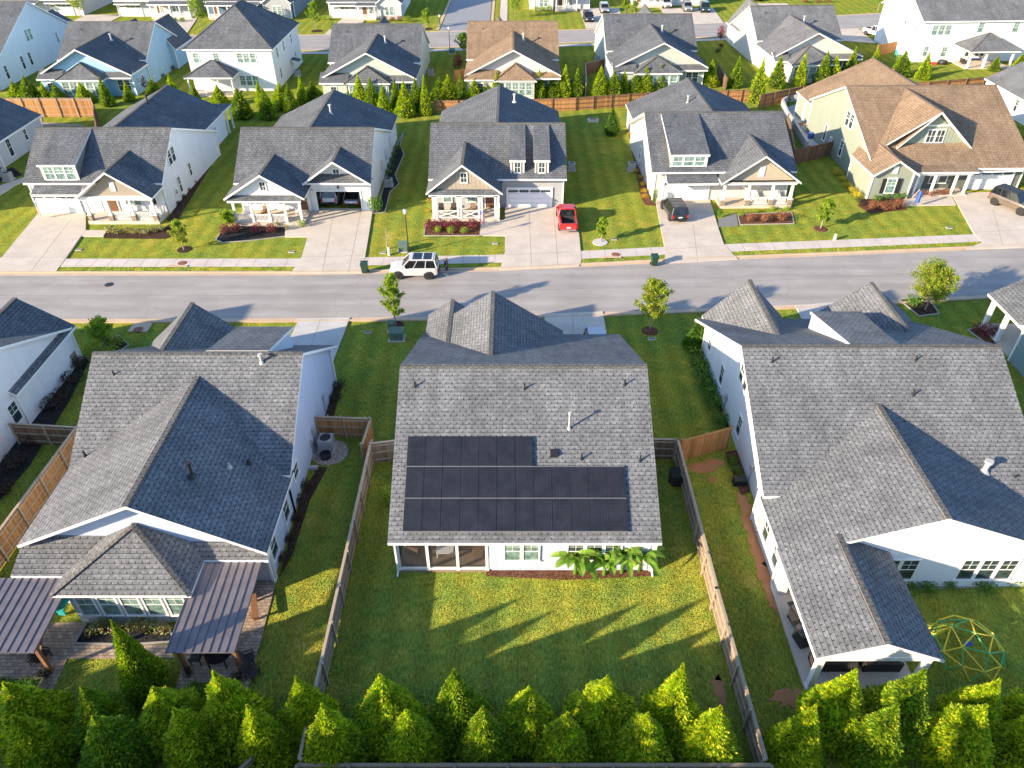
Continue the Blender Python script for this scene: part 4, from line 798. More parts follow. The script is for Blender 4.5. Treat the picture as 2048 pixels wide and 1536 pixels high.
# ------------------------------------------------------------------ plants
def rv(): 
    while 1:
        v=Vector((random.uniform(-1,1),random.uniform(-1,1),random.uniform(-1,1)))
        if .05<v.length<1: return v.normalized()
def leafquad(m,p,n,s,asp=.55,mi=0,bend=0):
    """one leaf-sized face at p, roughly facing n"""
    a=n.cross(rv()); 
    if a.length<.01: a=Vector((1,0,0))
    a.normalize(); b=n.cross(a).normalized(); w_=s*asp; i=len(m.v)
    m.v+=[tuple(p-a*s*.5),tuple(p+b*w_*.5),tuple(p+a*s*.5),tuple(p-b*w_*.5)]; m.f.append((i,i+1,i+2,i+3)); m.m.append(mi)
def cone_mesh(name,h_,r,n,leaf,seed,gap=.0):
    random.seed(seed); m=MB(); core=MB()
    lob=[(random.uniform(0,6.28),random.uniform(.05,.97),random.uniform(-.14,.26)) for _ in range(60)]
    def rad(t,a):
        base=r*(1-t)**1.02*(.7+.3*min(1,t*5+.35))*1.12
        k=1
        for la,lt,lr in lob:
            d=abs((a-la+math.pi)%(2*math.pi)-math.pi); 
            if d<.55 and abs(t-lt)<.12: k+=lr*(1-d/.55)*(1-abs(t-lt)/.12)
        return base*k
    for i in range(n):
        t=1-math.sqrt(random.random()) if random.random()<.75 else random.random()
        t=min(t,.985); a=random.uniform(0,6.283); rr=rad(t,a)*random.uniform(.72,1.06)+.03; z=.1+t*h_+random.uniform(-.05,.08)
        out=Vector((math.cos(a),math.sin(a),.45)); 
        # sprays: flat feathery fans pointing out and up
        d=(out+rv()*.55).normalized(); side=d.cross(Vector((0,0,1))+rv()*.9)
        if side.length<.05: continue
        side.normalize(); s=leaf*random.uniform(.6,1.35)*(1.0 if t<.8 else .75); p=Vector((rr*math.cos(a),rr*math.sin(a),z)); i0=len(m.v)
        m.v+=[tuple(p-d*s*.3),tuple(p+side*s*.28+d*s*.15),tuple(p+d*s*.75),tuple(p-side*s*.28+d*s*.15)]; m.f.append((i0,i0+1,i0+2,i0+3)); m.m.append(0)
    for i in range(n//14):
        t=random.uniform(.82,1.07); a=random.uniform(0,6.283); rr=.13*max(.1,(1.12-t)*3)*random.random(); d=(Vector((math.cos(a)*.5,math.sin(a)*.5,1))+rv()*.3).normalized(); side=d.cross(rv())
        if side.length<.05: continue
        side.normalize(); s=leaf*random.uniform(.6,1.1); p=Vector((rr*math.cos(a),rr*math.sin(a),t*h_)); i0=len(m.v)
        m.v+=[tuple(p-d*s*.3),tuple(p+side*s*.26),tuple(p+d*s*.8),tuple(p-side*s*.26)]; m.f.append((i0,i0+1,i0+2,i0+3)); m.m.append(0)
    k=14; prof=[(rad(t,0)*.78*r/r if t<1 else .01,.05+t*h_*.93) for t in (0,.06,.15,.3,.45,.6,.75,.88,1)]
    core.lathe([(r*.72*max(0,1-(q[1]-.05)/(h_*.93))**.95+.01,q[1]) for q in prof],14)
    tr=MB(); tr.cyl((0,0,0),(0,0,h_*.5),r*.09,r*.05,8)
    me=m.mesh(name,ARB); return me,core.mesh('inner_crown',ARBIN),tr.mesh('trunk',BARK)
ARBS=[cone_mesh('crown',4.6,1.32,13000,.16,31+i) for i in range(5)]
ARBF=[cone_mesh('crown',4.4,1.15,2300,.27,77+i) for i in range(4)]
for q in (1,3): ARBF[q][0].materials[0]=ARB2
ARBS[2][0].materials[0]=ARB2
random.seed(5)
def arbor(x,y,h_,wd,label,group,near=True,i=0,lean=0):
    t=thing('arborvitae',label,'tree',(x,y,0),random.uniform(0,6.28),group); L_=ARBS if near else ARBF; v=L_[i%len(L_)]
    sx=wd/(1.32 if near else 1.15); sz=h_/(4.75 if near else 4.45)
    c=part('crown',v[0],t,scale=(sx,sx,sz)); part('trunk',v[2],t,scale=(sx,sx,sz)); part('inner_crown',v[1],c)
    return t
ORD=['first','second','third','fourth','fifth','sixth','seventh','eighth','ninth','tenth','eleventh','twelfth','thirteenth','fourteenth','fifteenth','sixteenth']
def zat(u,v,y):
    b=(v-768)/FPX; dy=math.cos(PITCH)-b*math.sin(PITCH); dz=-math.sin(PITCH)-b*math.cos(PITCH); t=y/dy; return ((u-1024)/FPX*t,CAM_H+dz*t)
A_=[(-150,1385),(10,1370),(164,1377),(307,1379),(429,1349),(593,1360),(760,1355),(908,1345),(1058,1378),(1215,1358),(1365,1335),(1710,1345),(1847,1345),(1997,1363),(2130,1387)]
B_=[(28,1436),(188,1436),(349,1422),(496,1415),(645,1415),(812,1425),(965,1418),(1135,1430),(1295,1432),(1440,1418),(1630,1415),(1794,1412),(1969,1415),(2120,1425)]
for k,(u,v) in enumerate(A_):
    if k==0: continue
    x,z=zat(u,v,17.35+.2*math.sin(k*3.1)); arbor(x,17.35+.2*math.sin(k*3.1),z,1.4+.16*math.sin(k*2.3),ORD[k-1]+' from the left of the yellow-tipped arborvitae in the rear line of the nearest hedge','yellow-tipped arborvitae of the nearest hedge',True,k)
for k,(u,v) in enumerate(B_):
    x,z=zat(u,v,16.0+.12*math.sin(k*4.3)); arbor(x,16.0+.12*math.sin(k*4.3),z,1.34+.16*math.sin(k*1.7),ORD[k]+' from the left of the yellow-tipped arborvitae in the front line of the nearest hedge','yellow-tipped arborvitae of the nearest hedge',True,k+1)
x,y=P(300,1378); x2,z=zat(258,1248,y); arbor(x,y,z,1.0,'lone bright arborvitae on the lawn between the two pergolas','lone arborvitae',True,2)
C_=[(39,162,204),(66,152,205),(96,172,204),(120,172,205),(172,165,205),(217,152,212),(260,165,202),(310,162,192),(350,152,200),(395,165,212),(442,167,212),(485,172,235),(524,162,215),(537,175,238),(566,170,217),(583,167,222),(607,155,208),(628,170,202),(667,160,200),(700,160,203),(722,157,212),(746,155,220),(769,167,228),(794,155,220),(812,165,232),(834,160,220),(852,152,230),(880,152,198),(897,148,200),(922,152,200),(949,157,200),(972,152,197),(994,148,200),(1019,155,195),
 (1038,148,195),(1059,155,194),(1078,143,195),(1106,148,193),(1129,136,193),(1153,141,192),(1199,136,190),(1226,140,190),(1246,143,187),(1270,148,186),(1289,135,185),(1318,130,183),(1335,130,180),(1366,120,170),(1418,124,172),(1469,120,175),(1511,120,205),(1550,118,175),(1597,108,172),(1641,108,168),(1661,112,166),(1696,98,157),(1743,92,145),(1798,100,152),(1843,103,158),(1986,112,142),(2036,108,138)]
def ordl(k): 
    return ORD[k] if k<16 else (['seventeenth','eighteenth','nineteenth','twentieth'][k-16] if k<20 else (['twentieth','thirtieth','fortieth','fiftieth','sixtieth'][(k+1)//10-2] if (k+1)%10==0 else ['twenty','thirty','forty','fifty','sixty'][(k+1)//10-2]+'-'+ORD[(k+1)%10-1]))
for k,(u,v,b) in enumerate(C_):
    x,y=P(u,b); x2,z=zat(u,v,y); arbor(x,y,max(z,2.6)*random.uniform(.88,1.06),(1.22+.28*math.sin(k*1.9))*random.uniform(.8,1.12),ordl(k)+' young arborvitae from the left in the long row behind the second row of houses','young arborvitae of the long row behind the second row of houses',False,k)

def blobleaf(m,c,r,n,leaf,flat=.85,mi=0,fill=.75):
    for i in range(n):
        d=rv(); p=Vector(c)+Vector((d.x*r,d.y*r,d.z*r*flat))*random.uniform(fill,1.03); nn=(d+rv()*.7+Vector((0,0,.25))).normalized(); leafquad(m,p,nn,leaf*random.uniform(.6,1.3),.6,mi)
BM={}
def bush_mesh(kind,mat,seed=0,n=420,leaf=.17,flat=.8):
    k=(kind,seed)
    if k in BM: return BM[k]
    random.seed(hash(kind)%97+seed if 0 else sum(map(ord,kind))+seed*13); m=MB()
    for j in range(7):
        a=j*.9+random.random(); q=.42 if j else 0
        blobleaf(m,(math.cos(a)*q,math.sin(a)*q,.55+random.uniform(-.05,.2)),.55,n//7,leaf,flat)
    s=MB(); 
    for j in range(6): a=j*1.05; s.cyl((0,0,0),(math.cos(a)*.4,math.sin(a)*.4,.6),.03,.012,5)
    BM[k]=(m.mesh('foliage',mat),s.mesh('stems',BARK)); return BM[k]
def bush(x,y,r,label,mat=GREENL,kind='green',h_=None,group=None,z=0,cat='shrub',name='shrub',n=420):
    f,s=bush_mesh(kind,mat,random.randint(0,2),n); t=thing(name,label,cat,(x,y,z),random.uniform(0,6),group); h_=h_ or r*1.1
    part('foliage',f,t,scale=(r/.95,r/.95,h_/1.05)); part('stems',s,t,scale=(r/.95,r/.95,h_/1.05)); return t
def rowb(pts,r,what,mat,kind,group,h_=None,dr=.12):
    for k,(u,v) in enumerate(pts):
        x,y=P(u,v); bush(x,y,r*(1+random.uniform(-dr,dr)),(ORD[k]+' '+what) if len(pts)>1 else what,mat,kind,h_,group if len(pts)>1 else None)
def bed(pts,mat=MULCH,z=.05,edge=True,name='mulch_bed'):
    g=px(pts); sheet(name,g,z,mat,t=.05)
    if edge:
        m=MB()
        for a,b in zip(g,g[1:]+g[:1]): m.bar((a[0],a[1],.05),(b[0],b[1],.05),.1,.07)
        tag(m.build('bed_edging',EDGE),kind='structure')
# beds
bed([(208,477),(212,460),(325,458),(345,445),(352,470),(330,478)],MULCH,edge=False)
bed([(432,480),(448,458),(475,452),(574,455),(572,473),(500,482),(445,486)],BLACKM); bed([(594,462),(608,452),(622,458),(620,464),(596,464)],BLACKM,edge=False)
bed([(848,472),(852,447),(865,443),(963,443),(960,472)],MULCHR); bed([(985,452),(1010,450),(1010,460),(985,461)],MULCHR,edge=False)
bed([(745,428),(760,400),(786,310),(808,262),(800,290),(808,310),(790,350),(798,368),(780,385),(770,425)],BLACKM)
bed([(1475,430),(1583,425),(1588,448),(1480,450)],MULCHR); bed([(1282,395),(1310,396),(1313,412),(1290,410)],MULCHR,edge=False); bed([(1256,265),(1268,268),(1300,395),(1282,395)],MULCHR,edge=False)
bed([(1715,412),(1725,398),(1808,395),(1812,420),(1740,427)],MULCHR,edge=False); bed([(1820,392),(1835,383),(1895,378),(1908,400),(1840,402)],MULCHR,edge=False)
bed([(333,440),(345,425),(420,322),(436,300),(440,303),(352,445)],MULCH,edge=False)
bed([(1376,705),(1410,715),(1472,865),(1462,870),(1392,740)],MULCH,edge=False); bed([(1450,905),(1476,900),(1500,985),(1482,990)],MULCHR,edge=False)
bed([(620,830),(655,755),(684,770),(668,830),(640,900)],MULCH,edge=False)
bed([(559,1155),(606,985),(636,935),(655,935),(620,1000),(585,1110)],MULCH,edge=False)
bed([(972,1152),(972,1140),(1300,1140),(1302,1152),(1130,1160)],MULCHR,edge=False)
bed([(1815,1180),(1820,1162),(2060,1145),(2060,1172)],GRAVEL,edge=False); bed([(0,1000),(0,930),(160,705),(178,722),(140,800),(60,930)],BLACKM,edge=False)
bed([(150,1288),(175,1245),(335,1250),(350,1284),(260,1290)],BLACKM); bed([(200,700),(210,680),(240,672),(258,690),(235,706)],MULCH)
bed([(1798,600),(1855,595),(1878,628),(1838,633)],MULCH); bed([(1935,660),(1990,650),(2002,690),(1975,690)],MULCHR)
bed([(85,245),(165,250),(168,252),(60,252),(84,234)],GRAVEL,edge=False,z=.04) ; bed([(0,345),(25,335),(45,350),(0,365)],BLACKM,edge=False)
# clay and bare strips
random.seed(44)
for kk,(u,v,rx,ry) in enumerate(((1405,935,1.0,.5),(1430,925,.7,.35),(1489,1010,.35,1.0),(1500,1050,.4,1.1),(1515,1100,.4,1.2),(1530,1150,.4,1.2),(1545,1195,.35,.9),(1590,1395,1.1,.5),(1650,1395,.9,.45),(1425,960,.3,.2),(1440,1380,.3,.8),(1700,1405,.8,.4))):
    x,y=P(u,v); n_=28; a0=random.random()*6; sheet('bare_soil',[(x+rx*math.cos(k*6.283/n_)*(1+.3*math.sin(k*1.9+a0)+random.uniform(-.2,.2)),y+ry*math.sin(k*6.283/n_)*(1+.3*math.sin(k*2.6+a0)+random.uniform(-.2,.2)),0) for k in range(n_)],.006+.0025*kk,CLAY,t=.01)
# shrubs
rowb([(452,468),(475,466),(515,466),(545,465)],.75,'plum bush from the left in the front bed of the white two-car garage house',BURG,'burg','plum bushes of the white house bed',1.05)
rowb([(862,460),(887,459),(913,459),(945,459)],.82,'burgundy bush from the left below the cross-rail porch',BURG,'burg','burgundy bushes below the cross-rail porch',1.15)
rowb([(875,465),(902,467),(928,467)],.5,'lime green ball from the left before the burgundy bushes',LIMEL,'lime','lime green balls',.75)
rowb([(1498,444),(1530,445),(1560,443)],.72,'rusty bush from the left below the tan house porch railing',RUST,'rust','rusty bushes of the tan porch',1.05)
rowb([(1480,432),(1512,426),(1543,420),(1574,420)],.42,'small green shrub from the left behind the rusty bushes',LIMEL,'lime','small green shrubs of the tan porch')
rowb([(222,465),(238,467),(255,466),(272,468),(290,467),(308,464),(322,461)],.6,'flowering clump from the left in the bed before the stone-based porch',FLOW,'flow','flowering clumps of the stone-based porch',.6)
rowb([(1748,418),(1765,420),(1782,419),(1798,415)],.75,'rusty shrub from the left under the shuttered window',RUST,'rust','rusty shrubs under the shuttered window'); rowb([(1752,403),(1770,400),(1790,399),(1804,398)],.5,'leafy green shrub from the left against the shuttered wall',GREENL,'green','green shrubs against the shuttered wall',.8)
rowb([(1838,394),(1858,393),(1878,391),(1895,390)],.6,'reddish shrub from the left before the sage porch',RUST,'rust','reddish shrubs of the sage porch')
rowb([(1676,350),(1684,362),(1693,375),(1702,384),(1712,394)],.65,'yellow shrub from the back beside the sage side wall',YELL,'yel','yellow shrubs beside the sage wall'); rowb([(1718,405),(1726,412)],.5,'brown low shrub from the back at the sage house corner',DARKL,'dark','brown low shrubs')
rowb([(1258,272),(1262,284),(1266,297),(1270,310),(1274,322),(1272,345),(1280,358),(1284,372),(1287,385),(1290,397)],.45,'yellow-flowered clump from the back beside the tan house wall',ORNG,'orn','yellow-flowered clumps beside the tan wall',.5)
rowb([(795,300),(789,312),(785,324),(780,336),(776,348)],.55,'dark green bush from the back in the curved bed of the white house',GREENL,'green','dark bushes of the curved bed'); rowb([(752,425)],.85,'tall leafy green shrub at the white garage corner',GREENL,'green','',2.0); rowb([(1308,410)],.35,'slim green shrub at the tan garage corner',GREENL,'green','',1.9)
rowb([(605,455)],.5,'green and cream potted grass beside the white porch',LIMEL,'lime','',.9); rowb([(1437,436)],.3,'slim shrub at the tan porch post',GREENL,'green','',1.2)
rowb([(358,410),(368,397),(378,383),(388,368),(398,353),(410,338)],.4,'low shrub from the front along the leftmost gabled house wall',DARKL,'dark','low shrubs along the gabled house wall',.45)
rowb([(1390,708),(1398,732),(1406,758),(1412,775),(1420,795),(1430,815),(1440,845)],.95,'round green bush from the back along the right white house wall',GREENL,'green','round bushes along the white wall',.85)
rowb([(1463,925),(1470,942),(1478,960)],.45,'low green plant from the back below the cedar fence',GREENL,'green','low plants below the cedar fence')
rowb([(162,735),(150,765),(132,795),(113,815),(70,880),(35,935),(10,985)],.85,'dark bush from the back along the far-left white wall',DARKL,'dark','dark bushes along the far-left wall')
rowb([(680,775),(672,800)],.6,'dark shrub from the back at the left pale blue house corner',DARKL,'dark','dark shrubs at the pale blue corner'); rowb([(597,1005),(612,975),(590,1040),(575,1080),(563,1120)],.5,'flowering side shrub of the left pale blue house',DARKL,'dark','side shrubs of the pale blue house')
rowb([(185,700),(240,690),(225,707),(200,712)],.8,'light green bush from the left beside the far-left house front',LIMEL,'lime','light green bushes of the front bed')
rowb([(1822,1180),(1855,1178),(1893,1172),(1948,1168),(1972,1182),(2012,1162),(2035,1165)],.55,'garden shrub from the left below the rear windows of the large white house',GREENL,'green','garden shrubs below the rear windows')
rowb([(195,1262),(215,1258),(240,1262),(275,1252),(300,1258),(330,1262)],.6,'planting from the left in the bed below the sunroom windows',FLOW,'flow','plantings below the sunroom')
rowb([(1958,668),(1980,672)],.8,'dark red shrub from the left beside the white porch columns',BURG,'burg','dark red shrubs of the corner bed',1.0); rowb([(1825,612)],.9,'dark green bush under the turning maple',GREENL,'green','')
rowb([(50,33),(67,33)],.9,'clipped round shrub from the left before the top left porch',GREENL,'green','clipped round shrubs'); rowb([(1072,23),(1085,23),(1098,23)],.9,'lime hedge shrub from the left before the grey house window',LIMEL,'lime','lime hedge shrubs'); rowb([(335,43),(350,44),(365,44)],.7,'dark shrub from the left below the long porch',GREENL,'green','dark shrubs below the long porch')
rowb([(770,42),(785,43),(800,42)],.8,'reddish shrub from the left beside the stone gable',RUST,'rust','reddish shrubs'); rowb([(648,40),(660,41)],.8,'yellow-green shrub from the left beside the white garage',LIMEL,'lime','yellow-green shrubs'); rowb([(814,44)],1.0,'round green shrub at the driveway corner',LIMEL,'lime','')
rowb([(1610,6),(1635,6),(1655,5)],.9,'rusty shrub from the left along the top edge',RUST,'rust','rusty shrubs along the top edge'); rowb([(1435,105),(1443,95)],.7,'dark small shrub beside the pale grey house',DARKL,'dark','dark small shrubs')
rowb([(440,168),(455,172)],.7,'dark shrub under the screen porch',DARKL,'dark','dark shrubs under the screen porch'); rowb([(287,180)],1.0,'purple bush at the corner of the bright blue house',BURG,'burg','',1.9); rowb([(917,138)],1.2,'purple-leaved bush left of the light brown roof',BURG,'burg','',2.4); rowb([(1440,80)],.9,'dark purple shrub beside the far street',BURG,'burg','',2.6)
rowb([(776,1010)],.5,'bright green sapling peeking past the solar roof corner',LIMEL,'lime','',1.6); rowb([(870,350),(862,380),(858,405),(856,425)],.4,'orange mum from the back beside the grey porch',ORNG,'orn','orange mums')
rowb([(325,155),(345,140),(362,128)],.6,'dark hedge plant along the bright blue house',DARKL,'dark','dark hedge plants'); rowb([(100,172),(60,185),(30,195),(8,210)],.9,'dark green bush from the right below the top left house',GREENL,'green','dark bushes below the top left house')
# street trees
def tree(u,v,tip,rw,label,mat=MAPLE,dens=1.0,pointed=.3,twigs=True,name='maple_tree',y=None,trunk=BARKL,bare=False):
    x,y=P(u,v); _,h_=zat(u,tip,y); t=thing(name,label,'tree',(x,y,0)); W_=MB(); L_=MB()
    W_.cyl((0,0,0),(.03,0,h_*.3),.07,.055,8); W_.cyl((.03,0,h_*.3),(0,0,h_*.9),.055,.012,7)
    nb=int(22*dens)
    for k in range(nb):
        q=.22+.7*k/nb; a=k*2.4; z0=h_*q; ln=rw*(1-abs(q-.42)*1.25)*(1 if q<.5 else 1-pointed*(q-.5)*1.2)*random.uniform(.75,1.15); up=.55+q*.8
        p0=Vector((0,0,z0)); d=Vector((math.cos(a),math.sin(a),up)).normalized(); p1=p0+d*ln*1.25
        W_.cyl(p0,p1,.026,.007,5,cap=False)
        if bare: continue
        for j in range(int(5+3*random.random())):
            c=p0.lerp(p1,.3+.75*j/6)+rv()*.12; rr=rw*random.uniform(.16,.27)
            for _ in range(int(34*dens)): leafquad(L_,c+rv()*rr*random.uniform(.2,1),(rv()+Vector((0,0,.8))).normalized(),random.uniform(.10,.2),.7)
    W_.build('trunk',trunk,t); L_.build('crown',mat,t); return t
random.seed(3)
def ring(u,v,r=.75,mat=MULCH,edge=None):
    x,y=P(u,v); m=MB(); m.cyl((x,y,0),(x,y,.05),r,r*.9,20); tag(m.build('mulch_ring',mat),kind='structure')
    if edge: m=MB(); m.cyl((x,y,0),(x,y,.06),r+.15,r+.15,24); tag(m.build('stone_edging',edge),kind='structure')
tree(791,652,545,1.15,'tall young street tree with upright branches beside the green utility boxes',MAPLE,1.15,.5); ring(793,650,.65)
tree(1300,658,560,1.5,'reddish-topped street tree right of the solar house drive',MAPLER,1.25,.0); ring(1300,662,.7,MULCHR)
tree(1850,620,540,2.1,'largest street tree with yellow and orange leaves at the right',MAPLER,1.5,.0)
tree(368,500,440,.95,'small yellowing sapling in a mulch ring before the leftmost gabled house',MAPLER,.8,.4); ring(369,499)
tree(1202,484,432,.65,'small sapling in a stone ring right of the red pickup',MAPLE,.9,.9); ring(1200,485,.62,MULCH,CONC2)
tree(1641,457,396,.85,'bright green sapling in a red mulch ring before the sage house',MAPLE,1.0,.3); ring(1641,458,.72,MULCHR)
tree(775,498,450,.5,'nearly bare sapling beside the street lamp',MAPLE,.5,.3,bare=True)
tree(460,455,425,.9,'lime green shrub tree at the left porch corner of the white house',MAPLE,.8,.2)
tree(163,38,-40,2.4,'yellow-green tree before the far garage at the top left',MAPLER,1.3,.4); tree(402,58,-30,2.2,'bright green tree left of the hipped white house',MAPLE,1.4,.4)
tree(632,60,0,1.5,'bright young tree across the far street beside the navy house',MAPLE,1.0,.6); ring(634,62,1.2); tree(853,57,18,1.2,'small bright tree beside the side road',MAPLE,.8,.3); ring(855,58,1.1)
tree(1030,36,-20,2.1,'green tree at the corner behind the light brown roof',MAPLE,1.2,.4); tree(1755,22,-30,1.8,'green tree at the top edge near the white two-storey house',MAPLE,1.0,.3)
tree(927,108,68,1.5,'dark green magnolia left of the light brown roof',GREENL,1.0,.2,name='magnolia_tree'); tree(668,70,45,.9,'thin tree at the left of the grey roof by the far street',MAPLE,.5,.2)
tree(215,700,640,1.2,'bushy light green tree beside the far-left house front',MAPLE,1.0,.2); tree(1250,25,0,1.0,'pale green small tree at the top edge',MAPLE,.7,.3); tree(1268,28,2,1.0,'second pale green small tree at the top edge beside the white house',MAPLE,.7,.3)
for u,b,tp,lab,wd in((1222,270,217,'slim dark cypress on the lawn behind the red pickup',.75),(1390,695,645,'dark conical evergreen at the right white house front corner',.85)):
    x,y=P(u,b); _,z=zat(u,tp,y); t=thing('cypress',lab,'tree',(x,y,0)); v=ARBF[0]; me=v[0].copy(); me.materials[0]=GREENL; c=part('crown',me,t,scale=(wd,wd,z/4.4)); part('inner_crown',v[1],c); part('trunk',v[2],t,scale=(wd,wd,z/4.4))
# tall shade trees standing behind the foreground fence, out of frame: they throw the long evening shade over the back yards
random.seed(8)
SHD=2.5
def shade(x,y,h_,r,label):
    t=thing('shade_tree',label,'tree',(x,y,0),0,'tall shade trees behind the foreground fence'); W_=MB(); L_=MB(); W_.cyl((0,0,0),(0,0,h_*.8),.35,.1,8); W_.build('trunk',BARK,t)
    for k in range(26):
        a=random.uniform(0,6.28); q=random.uniform(.3,.95); rr=r*(1-abs(q-.6))*random.random()**.5; c=Vector((rr*math.cos(a),rr*math.sin(a),h_*q)); blobleaf(L_,c,r*.42,60,.9,.8,0,.1)
    L_.build('crown',SHADE,t)
SH=[(-62,4,12.5),(-57,8,12),(-52,3,12),(-47,8.5,12.5),(-42,4,11.5),(-37,8,12),(-32,4.5,12.2),(-27,8,11.4),(-22.5,4,12),(-18,7.5,11.2),(-13.5,4.0,11.6),(-9,7.5,10.5),(-4.5,4,12),(0,7,10.6),(5,4,12),(10,7.5,10.4),(15,4,11.8),(20,7,11)]
for k,(x,y,h_) in enumerate(SH): shade(x,y,h_-SHD,3.2,'tall shade tree behind the foreground fence, number %d counted from the left end'%(k+1))
# banana clump
random.seed(21)
def banana(u,v,h_,nl,label,fl=1.0):
    x,y=P(u,v); t=thing('banana_plant',label,'plant',(x,y,0),0,'banana plants against the rear wall'); s=MB(); s.cyl((0,0,0),(0,0,h_*.6),.11,.07,8); s.build('stem',BANANA,t)
    for k in range(nl):
        a=k*2.399+random.random()*.5; ln=random.uniform(1.0,1.9)*fl; wd=random.uniform(.19,.29); up=random.uniform(.5,2.8); m=MB(); N_=9; rows=[]
        p=Vector((0,0,h_*.55)); d=Vector((math.cos(a),math.sin(a),up)).normalized(); sd=Vector((-math.sin(a),math.cos(a),0))
        for i in range(N_+1):
            q=i/N_; w_=wd*math.sin(math.pi*min(1,(q*.9+.06)))**.6*(1 if q<.97 else .2); fold=.28
            rows.append((p-sd*w_+Vector((0,0,fold*w_)),p.copy(),p+sd*w_+Vector((0,0,fold*w_)))); p=p+d*ln/N_; d=(d+Vector((random.uniform(-.05,.05),random.uniform(-.05,.05),-.2))).normalized()
        for i in range(N_):
            for j in (0,1): m.poly([rows[i][j],rows[i][j+1],rows[i+1][j+1],rows[i+1][j]])
        m.build('leaf',BANANA,t)
banana(1150,1148,2.4,21,'leftmost banana plant against the solar house rear wall'); banana(1208,1150,1.9,19,'middle banana plant with the lowest leaves',.9); banana(1243,1146,2.8,22,'tallest banana plant below the solar roof'); banana(1278,1142,2.2,19,'rightmost banana plant at the rear wall corner',.95)
